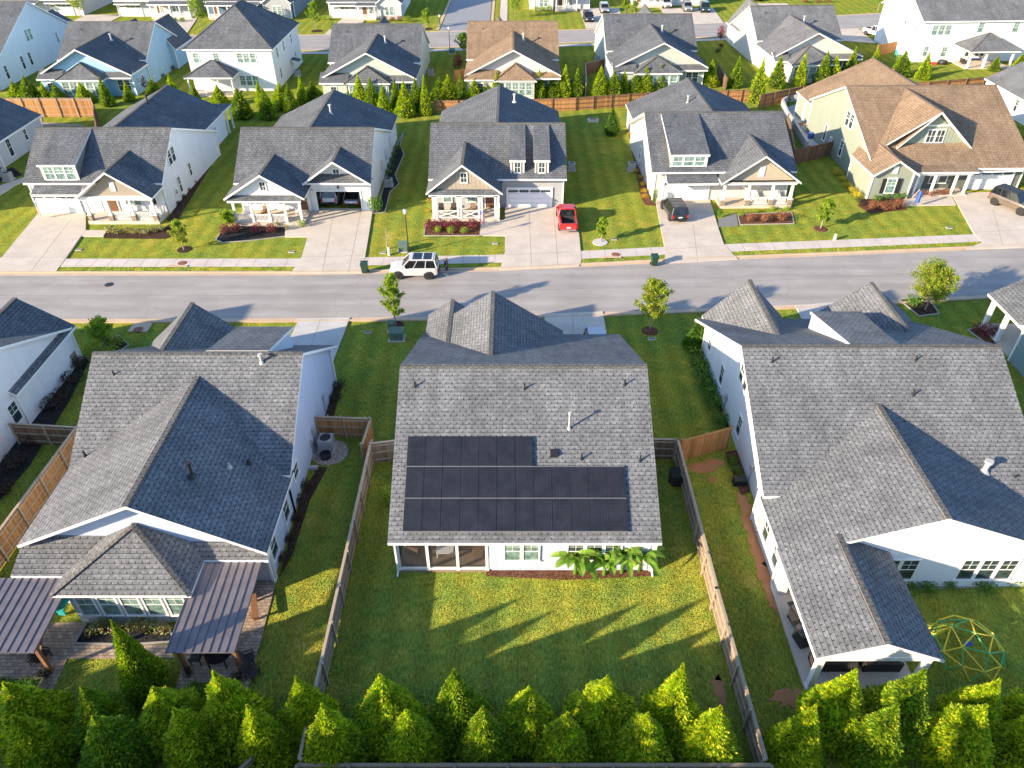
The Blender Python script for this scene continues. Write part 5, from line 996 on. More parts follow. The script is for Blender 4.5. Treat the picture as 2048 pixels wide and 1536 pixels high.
# ------------------------------------------------------------------ vehicles
def wheel(par,x,y,r,rim=CHROME,wd=.24):
    s=1 if y>0 else -1
    m=MB(); m.cyl((x,y-wd/2,r),(x,y+wd/2,r),r,r,20); o=m.build('wheel',BLACKP,par)
    m=MB(); m.cyl((x,y+s*wd*.45,r),(x,y+s*wd*.53,r),r*.66,r*.6,14); 
    o2=m.build('rim',DKMET,o); q=MB()
    for k in range(5):
        a=k*1.2566; q.bar((x,y+s*wd*.56,r),(x+math.cos(a)*r*.6,y+s*wd*.56,r+math.sin(a)*r*.6),.05,.05)
    q.build('spokes',rim,o)
def car(name,label,cat,x,y,hd,kind,pm,L=4.8,W=1.95,H=1.75,group=None,z=.05,rim=CHROME,topm=None,glassroof=False):
    """x forward; body lofted through cross-sections, greenhouse above it"""
    t=thing(name,label,cat,(x,y,z),R(hd),group); hw=W/2
    if kind=='suv':   low=[(-.5,.48,.78,.80),(-.485,.36,1.02,.93),(-.44,.3,1.1,.97),(-.3,.28,1.1,1),(.1,.28,1.07,1),(.22,.28,1.05,.99),(.36,.3,.99,.96),(.45,.32,.88,.9),(.49,.38,.7,.78),(.5,.45,.6,.7)]; cab=(-.485,.24,-.44,.08,.86)
    elif kind=='pickup': low=[(-.5,.5,.8,.9),(-.49,.42,1.05,.97),(-.3,.36,1.08,1),(.0,.36,1.08,1),(.2,.36,1.08,1),(.27,.36,1.08,.99),(.4,.38,1.02,.96),(.47,.4,.9,.9),(.495,.45,.75,.82),(.5,.5,.65,.75)]; cab=(-.12,.27,-.09,.14,.86)
    else: low=[(-.5,.45,.7,.75),(-.48,.34,.85,.9),(-.4,.28,.92,.97),(-.2,.25,.92,1),(.1,.25,.9,1),(.25,.26,.88,.98),(.4,.28,.78,.93),(.47,.32,.66,.84),(.5,.4,.55,.7)]; cab=(-.42,.25,-.27,.06,.82)
    sc_=H/1.75; m=MB(); rows=[]
    for fx,zb,zt,fw in low:
        X=fx*L; w_=fw*hw; zb*=sc_; zt*=sc_
        half=[(0,zt+.03),(w_*.72,zt+.015),(w_*.93,zt-.05),(w_,zt-.22),(w_*.985,(zb+zt)/2),(w_*.97,zb+.1),(w_*.85,zb),(0,zb)]
        ring_=[(X,yy,zz) for yy,zz in half]+[(X,-yy,zz) for yy,zz in half[-2:0:-1]]; rows.append(ring_)
    n=len(rows[0]); i0=len(m.v)
    for r_ in rows: m.v+=r_
    bed=kind=='pickup'
    for j in range(len(rows)-1):
        for k in range(n):
            if bed and low[j+1][0]<=-.0 and low[j][0]>=-.49 and k in(0,n-1): continue
            m.f.append((i0+j*n+k,i0+j*n+(k+1)%n,i0+(j+1)*n+(k+1)%n,i0+(j+1)*n+k)); m.m.append(0)
    m.f.append(tuple(i0+k for k in range(n))); m.m.append(0); m.f.append(tuple(i0+(len(rows)-1)*n+k for k in range(n))[::-1]); m.m.append(0)
    b0,b1,t0,t1,tw=cab; zb=low[4][2]*sc_-.02; zt=H; wb=hw*.93; wt=hw*tw*.9
    P8=[(b0*L,-wb,zb),(b1*L,-wb,zb),(b1*L,wb,zb),(b0*L,wb,zb),(t0*L,-wt,zt-.04),(t1*L,-wt,zt-.04),(t1*L,wt,zt-.04),(t0*L,wt,zt-.04)]
    r=MB(); e=.06; r.box(t0*L-.02,t1*L+.02,-wt-.015,wt+.015,zt-.06,zt-.01); r.box(t0*L+.1,t1*L-.1,-wt+.08,wt-.08,zt-.01,zt+.015)
    for a,b in((0,4),(1,5),(2,6),(3,7)): r.bar(P8[a],P8[b],.09,.09)
    for s in(0,1):
        A=Vector(P8[0 if s==0 else 3]); B=Vector(P8[1 if s==0 else 2]); C=Vector(P8[4 if s==0 else 7]); D=Vector(P8[5 if s==0 else 6])
        for q in ((.33,.66) if kind!='pickup' else (.5,)): r.bar(A.lerp(B,q),C.lerp(D,q),.07,.05)
    mb=m.build('body',pm,t,smooth=False); rf=r.build('roof',topm or pm,t)
    if glassroof:
        for a,b in((.12,.44),(.5,.86)): q=MB(); q.box((t0+(t1-t0)*a)*L,(t0+(t1-t0)*b)*L,-wt+.14,wt-.14,zt+.01,zt+.025); q.build('sunroof',GLASS_CAR,rf)
    for nm,idx in (('side_window',(0,1,5,4)),('windscreen',(1,2,6,5)),('side_window',(2,3,7,6)),('rear_window',(3,0,4,7))):
        g=MB(); g.poly([P8[i] for i in idx]); g.build(nm,GLASS_CAR,t)
    wr=.37*sc_ if kind!='sedan' else .33
    for fx in(-.31,.31):
        for s in(-1,1):
            wheel(t,fx*L,s*(hw-.1),wr,rim); a=MB(); a.cyl((fx*L,s*(hw-.3),wr),(fx*L,s*(hw-.02),wr),wr*1.2,wr*1.2,18); a.build('wheel_arch',BLACKP,t)
    for s in(-1,1):
        q=MB(); zz=low[1][2]*sc_; q.box(-.503*L,-.47*L,s*hw*.8-.09,s*hw*.8+.09,zz-.35,zz-.05); q.build('tail_light',REDL,t)
        q=MB(); zz=low[-2][2]*sc_; q.box(.46*L,.497*L,s*hw*.62-.14,s*hw*.62+.14,zz-.05,zz+.09); q.build('head_light',HEADL,t)
        q=MB(); q.box(b1*L-.38,b1*L-.2,s*(hw+.02)-.09,s*(hw+.02)+.09,zb+.05,zb+.22); q.build('mirror',pm,t)
    q=MB(); q.box(-.515*L,-.49*L,-hw*.8,hw*.8,.38*sc_,.55*sc_); q.build('bumper',CHROME if kind=='pickup' else DKMET,t)
    q=MB(); q.box(.485*L,.503*L,-hw*.45,hw*.45,.5*sc_,.68*sc_); q.build('grille',DKMET,t)
    q=MB(); q.box(-.507*L,-.49*L,-.2,.2,.66*sc_,.8*sc_); q.build('number_plate',HEADL,t)
    if bed:
        q=MB(); a,b=-.485*L,-.13*L; w2=hw*.78; zf=.62*sc_; q.poly([(a,-w2,zf),(b,-w2,zf),(b,w2,zf),(a,w2,zf)])
        zt2=1.08*sc_
        for p in ([(a,-w2,zf),(a,-w2,zt2),(b,-w2,zt2),(b,-w2,zf)],[(a,w2,zf),(b,w2,zf),(b,w2,zt2),(a,w2,zt2)],[(a,-w2,zf),(a,w2,zf),(a,w2,zt2),(a,-w2,zt2)],[(b,-w2,zf),(b,-w2,zt2),(b,w2,zt2),(b,w2,zf)]): q.poly(p)
        q.build('truck_bed',FABD,t)
        r2=MB(); 
        for s in(-1,1): r2.bar((a,s*w2*1.06,zt2+.02),(b,s*w2*1.06,zt2+.02),.16,.05)
        r2.bar((a,-w2,zt2+.02),(a,w2,zt2+.02),.1,.06); r2.build('bed_rail',pm,t)
        r3=MB(); r3.box(-.505*L,-.49*L,-hw*.78,hw*.78,.6*sc_,1.02*sc_); r3.build('tailgate',pm,t)
    return t
x,y=P(829,559); car('parked_car','white SUV with a black glass roof parked at the far kerb','car',x-.05,y+.9,180,'suv',CARW,4.55,2.0,1.9,None,.05,DKMET,None,True)
x,y=P(1136,470); car('pickup_truck','red pickup truck with an open bed in the driveway','pickup',x,y+2.75,91,'pickup',CARR,5.4,1.95,1.8)
x,y=P(1354,448); car('parked_car','dark SUV with roof rails parked before the skirted garage','car',x,y+2.3,96,'suv',CARN,4.8,1.95,1.72)
x,y=P(2018,420); car('parked_car','brown-grey off-road SUV with a black roof rack in the right-hand driveway','car',x+.3,y+.2,-62,'suv',CARBR,4.8,2.0,1.95,None,.12,DKMET,DKMET)
x,y=P(658,418); car('parked_car','white SUV on the left inside the open two-car garage','car',x,y+2.6,90,'suv',CARW,4.6,1.9,1.75); x,y=P(703,418); car('parked_car','silver car with red tail lights on the right inside the open garage','car',x,y+2.5,90,'sedan',CARS,4.6,1.9,1.5)
x,y=P(1190,690); car('parked_car','white car mostly hidden behind the solar house roof','car',x,48.45,-90,'sedan',CARW,4.3,1.85,1.45,None,.12)
x,y=P(1750,75); car('pickup_truck','white pickup truck in the drive beside the white two-storey house','pickup',x+.3,y+.5,-68,'pickup',CARW,5.6,2.05,1.95)
x,y=P(1178,46); car('parked_car','black SUV facing the far street left of two others','car',x,y+2,-88,'suv',CARN,4.7,1.9,1.75); x,y=P(1210,28); car('parked_car','white-topped car behind the black SUV on the far drive','car',x,y+2,-90,'suv',CARS,4.6,1.9,1.7)
x,y=P(1376,24); car('parked_car','silver SUV beside the dark green one on the far drive','car',x,y+1.5,-92,'suv',CARS,4.7,1.9,1.75); x,y=P(1411,26); car('parked_car','dark green off-road SUV at the right of the far drive','car',x,y+1.5,-94,'suv',CARG,4.6,1.95,1.85); x,y=P(1300,22); car('parked_car','white van at the left of the far drive','car',x+4,y+4,-85,'suv',CARW,5,2.0,2.0)
x,y=P(1518,5); car('parked_car','dark car at the top edge above the pale grey house','car',x,y+3,-80,'sedan',CARN,4.6,1.9,1.5)
# ------------------------------------------------------------------ small things
def bin_(u,v,label,rz=0):
    x,y=P(u,v); t=thing('wheelie_bin',label,'bin',(x,y+.2,.05),rz,'green wheelie bins at the kerb'); m=MB(); a=.24;b=.31;i=0
    m.v+=[(-a,-a,.1),(a,-a,.1),(a,a,.1),(-a,a,.1),(-b,-b-.04,1.0),(b,-b-.04,1.0),(b,b,1.06),(-b,b,1.06)]
    for q in ((0,3,2,1),(4,5,6,7),(0,1,5,4),(1,2,6,5),(2,3,7,6),(3,0,4,7)): m.f.append(q); m.m.append(0)
    m.box(-.2,.2,-.3,-.27,.55,.6); m.build('body',BINM,t); l=MB(); l.slab([(-.34,-.4,1.05),(.34,-.4,1.05),(.34,.34,1.14),(-.34,.34,1.14)],.07,0,0); l.bar((-.3,.38,1.05),(.3,.38,1.05),.05,.05); l.build('lid',BINM,t)
    for s in(-1,1): w_=MB(); w_.cyl((s*.26,.25,.13),(s*.32,.25,.13),.13,.13,12); w_.build('wheel',BLACKP,t)
    s=MB(); s.box(-.14,.14,-.315,-.29,.72,.82); s.build('sticker',ALU,t)
bin_(730,549,'green wheelie bin at the kerb left of the white SUV'); bin_(1308,534,'green wheelie bin standing alone at the kerb right of the drain',.1)
def lamp(u,v,tip,label):
    x,y=P(u,v); _,h_=zat(u,tip,y); t=thing('street_lamp',label,'street lamp',(x,y,0)); m=MB(); m.lathe([(.2,0),(.2,.12),(.12,.25),(.09,.7),(.055,.9),(.045,h_-.75),(.08,h_-.7),(.05,h_-.62)],12); m.build('pole',DKMET,t)
    g=MB(); g.lathe([(.08,h_-.62),(.19,h_-.4),(.17,h_-.18),(.05,h_-.06)],10); g.build('globe',M_plain('frosted_lamp_glass',(.75,.75,.7),.3),t); c=MB(); c.lathe([(.14,h_-.16),(.05,h_-.02),(.015,h_+.08)],10); c.build('finial',DKMET,t)
lamp(818,508,416,'black street lamp with a white globe beside the green transformer box'); lamp(900,104,52,'black street lamp at the road junction left of the light brown roof'); lamp(880,50,28,'black street lamp with white globe on the corner lawn of the side road')
def ubox(u,v,sx,sy,h_,label,mat=GREENB,pad=True,name='utility_box'):
    x,y=P(u,v); t=thing(name,label,'utility box',(x,y+sy/2,0)); m=MB(); m.box(-sx/2,sx/2,-sy/2,sy/2,.08,h_*.72); m.slab([(-sx/2-.03,-sy/2-.04,h_*.86),(sx/2+.03,-sy/2-.04,h_*.86),(sx/2+.03,sy/2,h_),(-sx/2-.03,sy/2,h_)],h_*.2,0,0); m.build('cabinet',mat,t)
    if pad: p=MB(); p.box(-sx/2-.12,sx/2+.12,-sy/2-.12,sy/2+.12,-.02,.09); p.build('pad',CONC2,t)
    q=MB(); q.box(-.05,.05,-sy/2-.02,-sy/2-.001,h_*.4,h_*.5); q.build('lock',DKMET,t)
ubox(806,505,.85,.7,.95,'green transformer box beside the street lamp'); ubox(793,683,1.1,.8,.95,'wide green transformer box under the upright street tree'); ubox(782,664,.4,.4,.95,'narrow green pedestal between the street tree and the transformer'); ubox(904,108,1.0,.8,.9,'green transformer box beside the far street lamp')
for u,v,lab,mt,sx,h_ in((779,510,'white round utility pedestal next to the bare sapling',CREAMP,.28,.8),(1669,480,'cream utility pedestal on the lawn before the sage house',CREAMP,.22,.65)):
    x,y=P(u,v); m=MB(); m.lathe([(.17,0),(.15,h_*.8),(.13,h_),(.04,h_+.03)],12); o=m.build('utility_pedestal',mt); o.location=(x,y,0); tag(o,lab,'pedestal')
for u,v,lab in((766,506,'flat pale meter lid left of the white pedestal'),(735,665,'flat concrete meter lid on the grass left of the green boxes'),(1228,479,'flat grey meter lid beside the stone-ringed sapling'),(1303,678,'small grey utility lid beside the reddish-topped tree'),(158,500,'dark meter lid on the front lawn of the leftmost gabled house'),(583,504,'dark meter lid on the lawn beside the white house drive'),(990,487,'small dark meter lid on the lawn near the twin-dormer drive'),(1898,456,'grey meter lid on the sage house lawn')):
    x,y=P(u,v); m=MB(); m.box(x-.3,x+.3,y-.18,y+.18,-.02,.06); m.box(x-.25,x+.25,y-.13,y+.13,.06,.075,1); tag(m.build('meter_lid',[CONC2,JOINT]),lab,'meter lid')
for i,(u,v,lab) in enumerate(((1186,243,'small pink-topped play pad on the back lawn right of the twin-dormer house'),)):
    x,y=P(u,v); m=MB(); m.box(x-.75,x+.75,y-.45,y+.45,.0,.35); m.box(x-.5,x+.5,y-.25,y+.25,.35,.38,1); tag(m.build('utility_vault',[CONC,RUSTM]),'pink concrete utility vault with a round lid on the back lawn','utility vault')
x,y=P(263,1385); m=MB(); m.cyl((x,y,0),(x,y,.05),.36,.36,20)
for k in range(5): m.bar((x-.3,y-.24+k*.12,.06),(x+.3,y-.24+k*.12,.06),.05,.03)
tag(m.build('drain_grate',[M_plain('blue_grey_iron',(.16,.19,.22),.6)]),'round grey drain grate on the left lawn behind the hedge','drain grate')
def ac(u,v,label,s=.85,h_=.9):
    x,y=P(u,v); t=thing('air_conditioner',label,'air conditioner',(x,y,0)); m=MB(); q=s/2; m.box(-q,q,-q,q,.1,h_); 
    for k in range(9):
        z=.18+k*(h_-.3)/9; m.box(-q-.012,q+.012,-q-.012,q+.012,z,z+.03)
    m.build('cabinet',ACM,t); f=MB(); f.cyl((0,0,h_),(0,0,h_+.03),q*.82,q*.82,18); f.build('fan_grille',DKMET,t); r=MB(); r.lathe([(q*.86,h_),(q*.9,h_+.05),(q*.82,h_+.05),(q*.80,h_+.02)],18); r.build('rim',ACM,t); p=MB(); p.box(-q-.1,q+.1,-q-.1,q+.1,-.02,.1); p.build('pad',CONC2,t)
ac(655,897,'condenser unit on river stones inside the brown fence enclosure',.95,1.0); ac(778,372,'condenser unit in the curved mulch bed of the white house'); ac(1263,340,'condenser unit among yellow flowers beside the tan house'); ac(596,152,'condenser unit beside the hipped two-storey house'); ac(1143,340,'condenser unit beside the twin-dormer house',.8); ac(18,360,'condenser unit left of the leftmost gabled house path'); ac(5,352,'second condenser unit nearer the left edge'); ac(1194,125,'condenser unit left of the green-gabled house'); ac(862,150,'pale condenser unit right of the pale sage house')
x,y=P(660,905); m=MB(); m.cyl((x,y,0),(x,y,.04),1.25,1.25,24); tag(m.build('gravel',GRAVEL),kind='structure')
x,y=P(652,915); m=MB(); m.lathe([(.36,0),(.38,.35),(.3,.37),(.28,.2)],16); o=m.build('hose_reel',DKMET); o.location=(x,y,0); tag(o,'coiled dark garden hose reel on the stones by the condenser','hose reel')
x,y=P(662,870); m=MB()
for k in range(5): m.box(x-1.0,x+.9,y-.02,y+.1,.15+k*.32,.3+k*.32)
for k in(-1,0,.9): m.box(x+k-.04,x+k+.04,y-.06,y+.14,0,1.75)
tag(m.build('pallet_rack',WOODL),'stack of pale pallet boards leaning in the fence enclosure','pallet rack')
# flags
def flag(u,v,z,label,stars=True,rz=0,blue=False,sag=.35):
    x,y=P(u,v,z); t=thing('flag',label,'flag',(x,y,z-1.0),rz); p=MB(); p.cyl((0,0,0),(.35,-.35,1.1),.02,.02,6); p.build('flag_pole',WHITE,t)
    m=MB(); W_=.9; H_=1.5; N_=13
    for i in range(N_):
        a=-.0+i*W_/N_; b=a+W_/N_; f=lambda q:(.35+q*.55-.05,-.35-q*.1+.06*math.sin(q*9),0)
        A=f(a);B=f(b); m.poly([(A[0],A[1],1.0-H_+.1*a),(B[0],B[1],1.0-H_+.1*b),(B[0],B[1],1.05-sag*b),(A[0],A[1],1.05-sag*a)],2 if blue else (i%2))
    m.build('cloth',[FABR,FABW,FABB],t)
    if stars and not blue:
        c=MB(); f=lambda q:(.35+q*.55-.05,-.35-q*.1+.06*math.sin(q*9)-.012,0)
        for i in range(6): a=i*.07;b=a+.07;A=f(a);B=f(b); c.poly([(A[0],A[1],.5),(B[0],B[1],.5),(B[0],B[1],1.05-sag*b),(A[0],A[1],1.05-sag*a)])
        c.build('canton',FABB,t); s=MB()
        for i in range(4):
            for j in range(4): A=f(.04+i*.1); s.box(A[0]-.012,A[0]+.012,A[1]-.006,A[1]+.0,.56+j*.11,.585+j*.11)
        s.build('stars',FABW,t)
flag(68,402,1.9,'red and white striped flag at the far-left garage corner',rz=R(-20)); flag(954,418,1.9,'striped flag hanging on the cross-rail porch post'); flag(1830,378,2.0,'blue flag hanging from the sage house porch',blue=True)
# porch furniture
def chair(x,y,z,rz,mat,label,name='porch_chair',s=1.0,wood=None):
    t=thing(name,label,'chair',(x,y,z),rz); m=MB(); m.box(-.28*s,.28*s,-.27*s,.27*s,.36,.44); m.build('seat',mat,t); b=MB(); b.slab([(-.28*s,.2*s,.45),(.28*s,.2*s,.45),(.28*s,.4*s,1.0),(-.28*s,.4*s,1.0)],.06,0,0)
    for k in range(3): b.box(-.25*s+k*.2*s,-.13*s+k*.2*s,.38*s,.42*s,.95,1.06)
    b.build('backrest',mat,t)
    for sx in(-1,1):
        for sy in(-1,1): l=MB(); l.box(sx*.25*s-.025,sx*.25*s+.025,sy*.23*s-.025,sy*.23*s+.025,0,.38); l.build('leg',wood or mat,t)
        a=MB(); a.box(sx*.29*s-.03,sx*.29*s+.03,-.27*s,.27*s,.6,.64); a.box(sx*.29*s-.02,sx*.29*s+.02,-.27*s,-.22*s,.4,.6); a.build('armrest',wood or mat,t)
    return t
chair(-40.9,73.0,.35,0,WHITE,'white porch chair on the left of the stone-based porch'); chair(-38.5,73.0,.35,0,WHITE,'white porch chair on the right of the stone-based porch')
chair(-28.2,72.8,.3,.2,ALU,'grey rocking chair at the left of the white house porch'); chair(-26.4,72.9,.3,-.1,PERG,'brown rocking chair at the middle of the white house porch'); chair(-22.9,73.4,.3,0,WHITE,'white chair by the door of the white house porch')
chair(-7.6,73.6,.3,.1,FABD,'dark rocking chair at the left of the cross-rail porch'); chair(-6.3,73.6,.3,-.1,FABD,'second dark rocking chair on the cross-rail porch'); chair(-4.2,73.6,.3,0,FAB,'cushioned wicker chair at the right of the cross-rail porch')
chair(26.9,77.0,.3,0,FABW,'cream porch chair behind the tan house railing'); chair(29.3,77.0,.3,0,FABW,'cream porch chair at the right of the tan house porch')
x,y=P(1020,0) ; x,y=P(1793,113); chair(x,y,0,.3,TEALP,'turquoise garden chair in the fenced corner of the white two-storey house')
def sofa(x,y,z,rz,L_,label,mat=FAB,cush=FAB,name='outdoor_sofa'):
    t=thing(name,label,'sofa',(x,y,z),rz); m=MB(); m.box(-L_/2,L_/2,-.4,.4,.05,.3); m.box(-L_/2,L_/2,.3,.42,.3,.75); m.box(-L_/2,-L_/2+.12,-.4,.4,.3,.58); m.box(L_/2-.12,L_/2,-.4,.4,.3,.58); m.build('frame',mat,t); n=max(1,int(L_/.7))
    for k in range(n): c=MB(); a=-L_/2+.15+k*(L_-.3)/n; c.box(a,a+(L_-.3)/n-.03,-.38,.28,.3,.43); c.build('cushion',cush,t)
sofa(-5.6,28.6,.12,R(75),2.0,'brown sofa behind the left screen of the solar house porch'); sofa(-3.9,29.4,.12,R(-10),1.7,'tan sofa behind the middle screen of the porch',FABD,CREAMP); sofa(-2.0,28.4,.12,R(-80),1.8,'brown sofa behind the right screen of the porch')
def table(x,y,z,w_,d_,h_,label,mat=WOODD,round_=False,name='table'):
    t=thing(name,label,'table',(x,y,z)); m=MB(); 
    if round_: m.cyl((0,0,h_-.05),(0,0,h_),w_/2,w_/2,20)
    else: m.box(-w_/2,w_/2,-d_/2,d_/2,h_-.05,h_)
    m.build('tabletop',mat,t)
    for sx in(-1,1):
        for sy in(-1,1): l=MB(); q=.33 if round_ else .44; l.box(sx*w_*q-.03,sx*w_*q+.03,sy*d_*q-.03,sy*d_*q+.03,0,h_-.05); l.build('leg',mat,t)
table(-3.9,27.7,.12,1.0,.6,.42,'low white table in the middle of the screened porch',WHITE)
# rear porch of the right house
sofa(16.2,20.6,.14,R(180),2.1,'long dark wicker sofa at the left of the gabled rear porch',FABD,FABD); sofa(18.6,20.6,.14,R(180),1.9,'dark wicker sofa at the right of the gabled rear porch',FABD,FABD); table(17.2,22.4,.14,1.1,.7,.45,'dark low table on the gabled rear porch',FABD)
def grill(u,v,label,s=1.0):
    x,y=P(u,v,.14); t=thing('barbecue_grill',label,'grill',(x,y,.14),R(-75)); m=MB(); m.box(-.4*s,.4*s,-.28*s,.28*s,.1,.85); m.box(-.75*s,-.4*s,-.25*s,.25*s,.82,.86); m.box(.4*s,.75*s,-.25*s,.25*s,.82,.86); m.build('cart',DKMET,t)
    l=MB(); l.cyl((-.4*s,0,.92),(.4*s,0,.92),.27*s,.27*s,16); l.build('lid',M_plain('grill_enamel',(.03,.03,.035),.25),t); h_=MB(); h_.bar((-.3*s,-.3*s,1.0),(.3*s,-.3*s,1.0),.03,.03); h_.build('handle',CHROME,t)
grill(1590,1245,'black barbecue grill at the back of the side porch strip'); grill(1600,1285,'second black grill nearer the porch column')
# pergolas of the left house
def pergola(x0,x1,y0,y1,z0,z1,label,skew=0):
    t=thing('pergola',label,'pergola',((x0+x1)/2,y0,0)); o=((x0+x1)/2,y0,0); m=MB(); f=lambda x,y:(x+skew*(y-y1)/(y0-y1),y,z1+(z0-z1)*(y-y1)/(y0-y1)); m.slab([f(x0,y0),f(x1,y0),f(x1,y1),f(x0,y1)],.05,0,0); n=int((x1-x0)/.4)
    for k in range(n+1): x=x0+.03+(x1-x0-.06)*k/n; a=f(x,y0+.01);b=f(x,y1-.01); m.bar((a[0],a[1],a[2]+.02),(b[0],b[1],b[2]+.02),.035,.05)
    m.build('metal_roof',SEAM,t,o); b=MB()
    for y,z in((y0+.45,z0-.15),(y1-.2,z1-.15)): b.bar((x0+.1+skew,y,z),(x1-.1+skew,y,z),.1,.2)
    for k in range(6): x=x0+.2+skew+(x1-x0-.4)*k/5; b.bar((x,y0+.1,z0-.08),(x,y1-.1,z1-.08),.06,.1)
    b.build('beam',PERG,t,o)
    for x in(x0+.3+skew,x1-.3+skew): 
        p=MB(); p.box(x-.09,x+.09,y0+.36,y0+.54,0,z0-.2); p.bar((x,y0+.5,z0-.9),(x,y0+1.2,z0-.2),.08,.1); p.build('post',PERG,t,o)
pergola(-16.7,-13.35,19.85,25.95,2.45,2.85,'bronze standing-seam pergola roof on the right of the sunroom'); pergola(-27.4,-23.0,19.85,24.0,2.45,2.75,'bronze standing-seam pergola roof at the left edge')
x=M_paver; sheet('patio',px([(0,1250),(150,1245),(175,1245),(165,1290),(335,1290),(350,1316),(135,1318),(105,1385),(-60,1385),(-60,1250)]),.04,PAVER,t=.05)
sheet('patio',px([(350,1383),(375,1300),(375,1160),(555,1155),(495,1382)]),.045,PAVER,t=.05)
def planter(x0,x1,y0,y1,h_,label,rz=0):
    t=thing('raised_planter',label,'planter',((x0+x1)/2,(y0+y1)/2,0)); w_=(x1-x0)/2; d_=(y1-y0)/2; m=MB(); 
    for a in ((-w_,w_,-d_,-d_+.08),(-w_,w_,d_-.08,d_),(-w_,-w_+.08,-d_+.08,d_-.08),(w_-.08,w_,-d_+.08,d_-.08)): m.box(*a,0,h_)
    m.build('planter_box',WOODG,t); s=MB(); s.box(-w_+.08,w_-.08,-d_+.08,d_-.08,0,h_-.08); s.build('soil',MULCH,t); g=MB()
    g.box(-w_+.1,w_-.1,-d_+.1,d_-.1,h_-.09,h_-.05)
    for k in range(11): blobleaf(g,((k-5)/5.5*w_*.85,random.uniform(-d_*.5,d_*.5),h_+.05),.3,60,.12)
    g.build('herbs',GREENL,t)
planter(-15.9,-13.9,18.6,19.5,.55,'raised wooden planter of yellow-green herbs at the foot of the right pergola'); planter(-26.2,-23.2,18.9,19.7,.55,'raised wooden planter of herbs at the foot of the left pergola')
table(-14.9,20.9,.05,1.3,1.3,.75,'round glass table under the right pergola',GLASS_CAR,True); 
for k,(x_,y_,r_) in enumerate(((-13.4,20.8,1.9),(-13.0,20.0,1.2),(-16.1,20.9,-1.5))): chair(x_,y_,.05,r_,FABD,['dark patio chair right of the round table','dark folding chair at the patio corner','dark patio chair left of the round table'][k],'patio_chair')
chair(-24.0,21.0,.05,1.4,FABD,'dark patio chair under the left pergola','patio_chair'); 
for u,v,lab,r_ in((95,1352,'dark spiky potted plant at the left patio corner',.4),(75,1325,'wire planter stand beside the left pergola post',.4),(478,1362,'dark potted plant at the right patio corner',.38),(380,1352,'small potted plant left of the raised planter',.3)): 
    x,y=P(u,v); bush(x,y,r_,lab,DARKL,'dark',.6,None,.05,'plant','potted_plant',200)
x,y=P(545,1130); m=MB(); m.bar((x-.4,y,.3),(x+.5,y-.7,.12),.16,.1)
x,y=P(512,1222,0); t=thing('log_bench','rustic log bench on the right patio edge','bench',(x,y,.05),R(110)); m=MB(); m.box(-.8,.8,-.16,.16,.38,.46); m.build('seat',PERG,t)
for s in(-.6,.6): m=MB(); m.box(s-.06,s+.06,-.14,.14,0,.38); m.build('leg',PERG,t)
x,y=P(135,1215); t=thing('garden_bench','turquoise bench in the shade beside the left patio door','bench',(x,y,.05),R(90)); m=MB(); m.box(-.6,.6,-.2,.2,.4,.45); m.build('seat',TEALP,t); m=MB(); m.box(-.6,.6,.16,.2,.45,.9); m.build('backrest',TEALP,t)
for s in(-.5,.5): m=MB(); m.box(s-.04,s+.04,-.18,.18,0,.4); m.build('leg',TEALP,t)
x,y=P(1352,965); t=thing('covered_cart','black covered cart against the right fence of the solar house yard','cart',(x,y,0)); m=MB(); m.box(-.4,.4,-.5,.5,.15,.95); m.build('cover',FABD,t); 
for s in(-1,1): w_=MB(); w_.cyl((s*.42,0,.18),(s*.48,0,.18),.18,.18,12); w_.build('wheel',BLACKP,t)
x,y=P(1478,968); m=MB(); m.box(x-.4,x+.4,y-.25,y+.25,0,.45); m.box(x-.36,x+.36,y-.21,y+.21,.45,.48); tag(m.build('storage_box',DKMET),'dark storage box against the large white house wall','box')
# geodesic climber
cx,cy=P(1928,1300); t=thing('climbing_dome','yellow and green geodesic climbing dome on the right lawn','climbing frame',(cx,cy,0)); Rd=1.85
rings=[(5,.98,.22,0),(5,.72,.72,.628),(10,.0,1.0,.314)]; pts=[[(0,0,Rd*.82)]]
for n_,zf,rf,off in((5,.68,.55,0),(10,.36,.88,.314),(10,.0,1.0,0)): pts.append([(rf*Rd*math.cos(off+2*math.pi*k/n_),rf*Rd*math.sin(off+2*math.pi*k/n_),zf*Rd*.95+.03) for k in range(n_)])
ed=set()
for k in range(5): ed.add(((0,0),(1,k))); ed.add(((1,k),(1,(k+1)%5)));
for k in range(5):
    for j in(-1,0): ed.add(((1,k),(2,(2*k+j)%10)))
    ed.add(((1,k),(2,(2*k+1)%10)))
for k in range(10): ed.add(((2,k),(2,(k+1)%10))); ed.add(((2,k),(3,k))); ed.add(((2,k),(3,(k+1)%10)))
my=MB(); mg=MB()
for i,(a,b) in enumerate(sorted(ed)): (my if (i*7)%5<3 else mg).cyl(pts[a[0]][a[1]],pts[b[0]][b[1]],.036,.036,6)
my.build('yellow_tubes',YP,t); mg.build('green_tubes',GP,t); m=MB(); m.slab([(-.2,-.1,.55),(.2,-.1,.55),(.2,.12,.6),(-.2,.12,.6)],.04,0,0); m.bar((-.18,0,.58),(0,0,1.5),.015,.015); m.bar((.18,0,.58),(0,0,1.5),.015,.015); m.build('swing_seat',FABB,t)
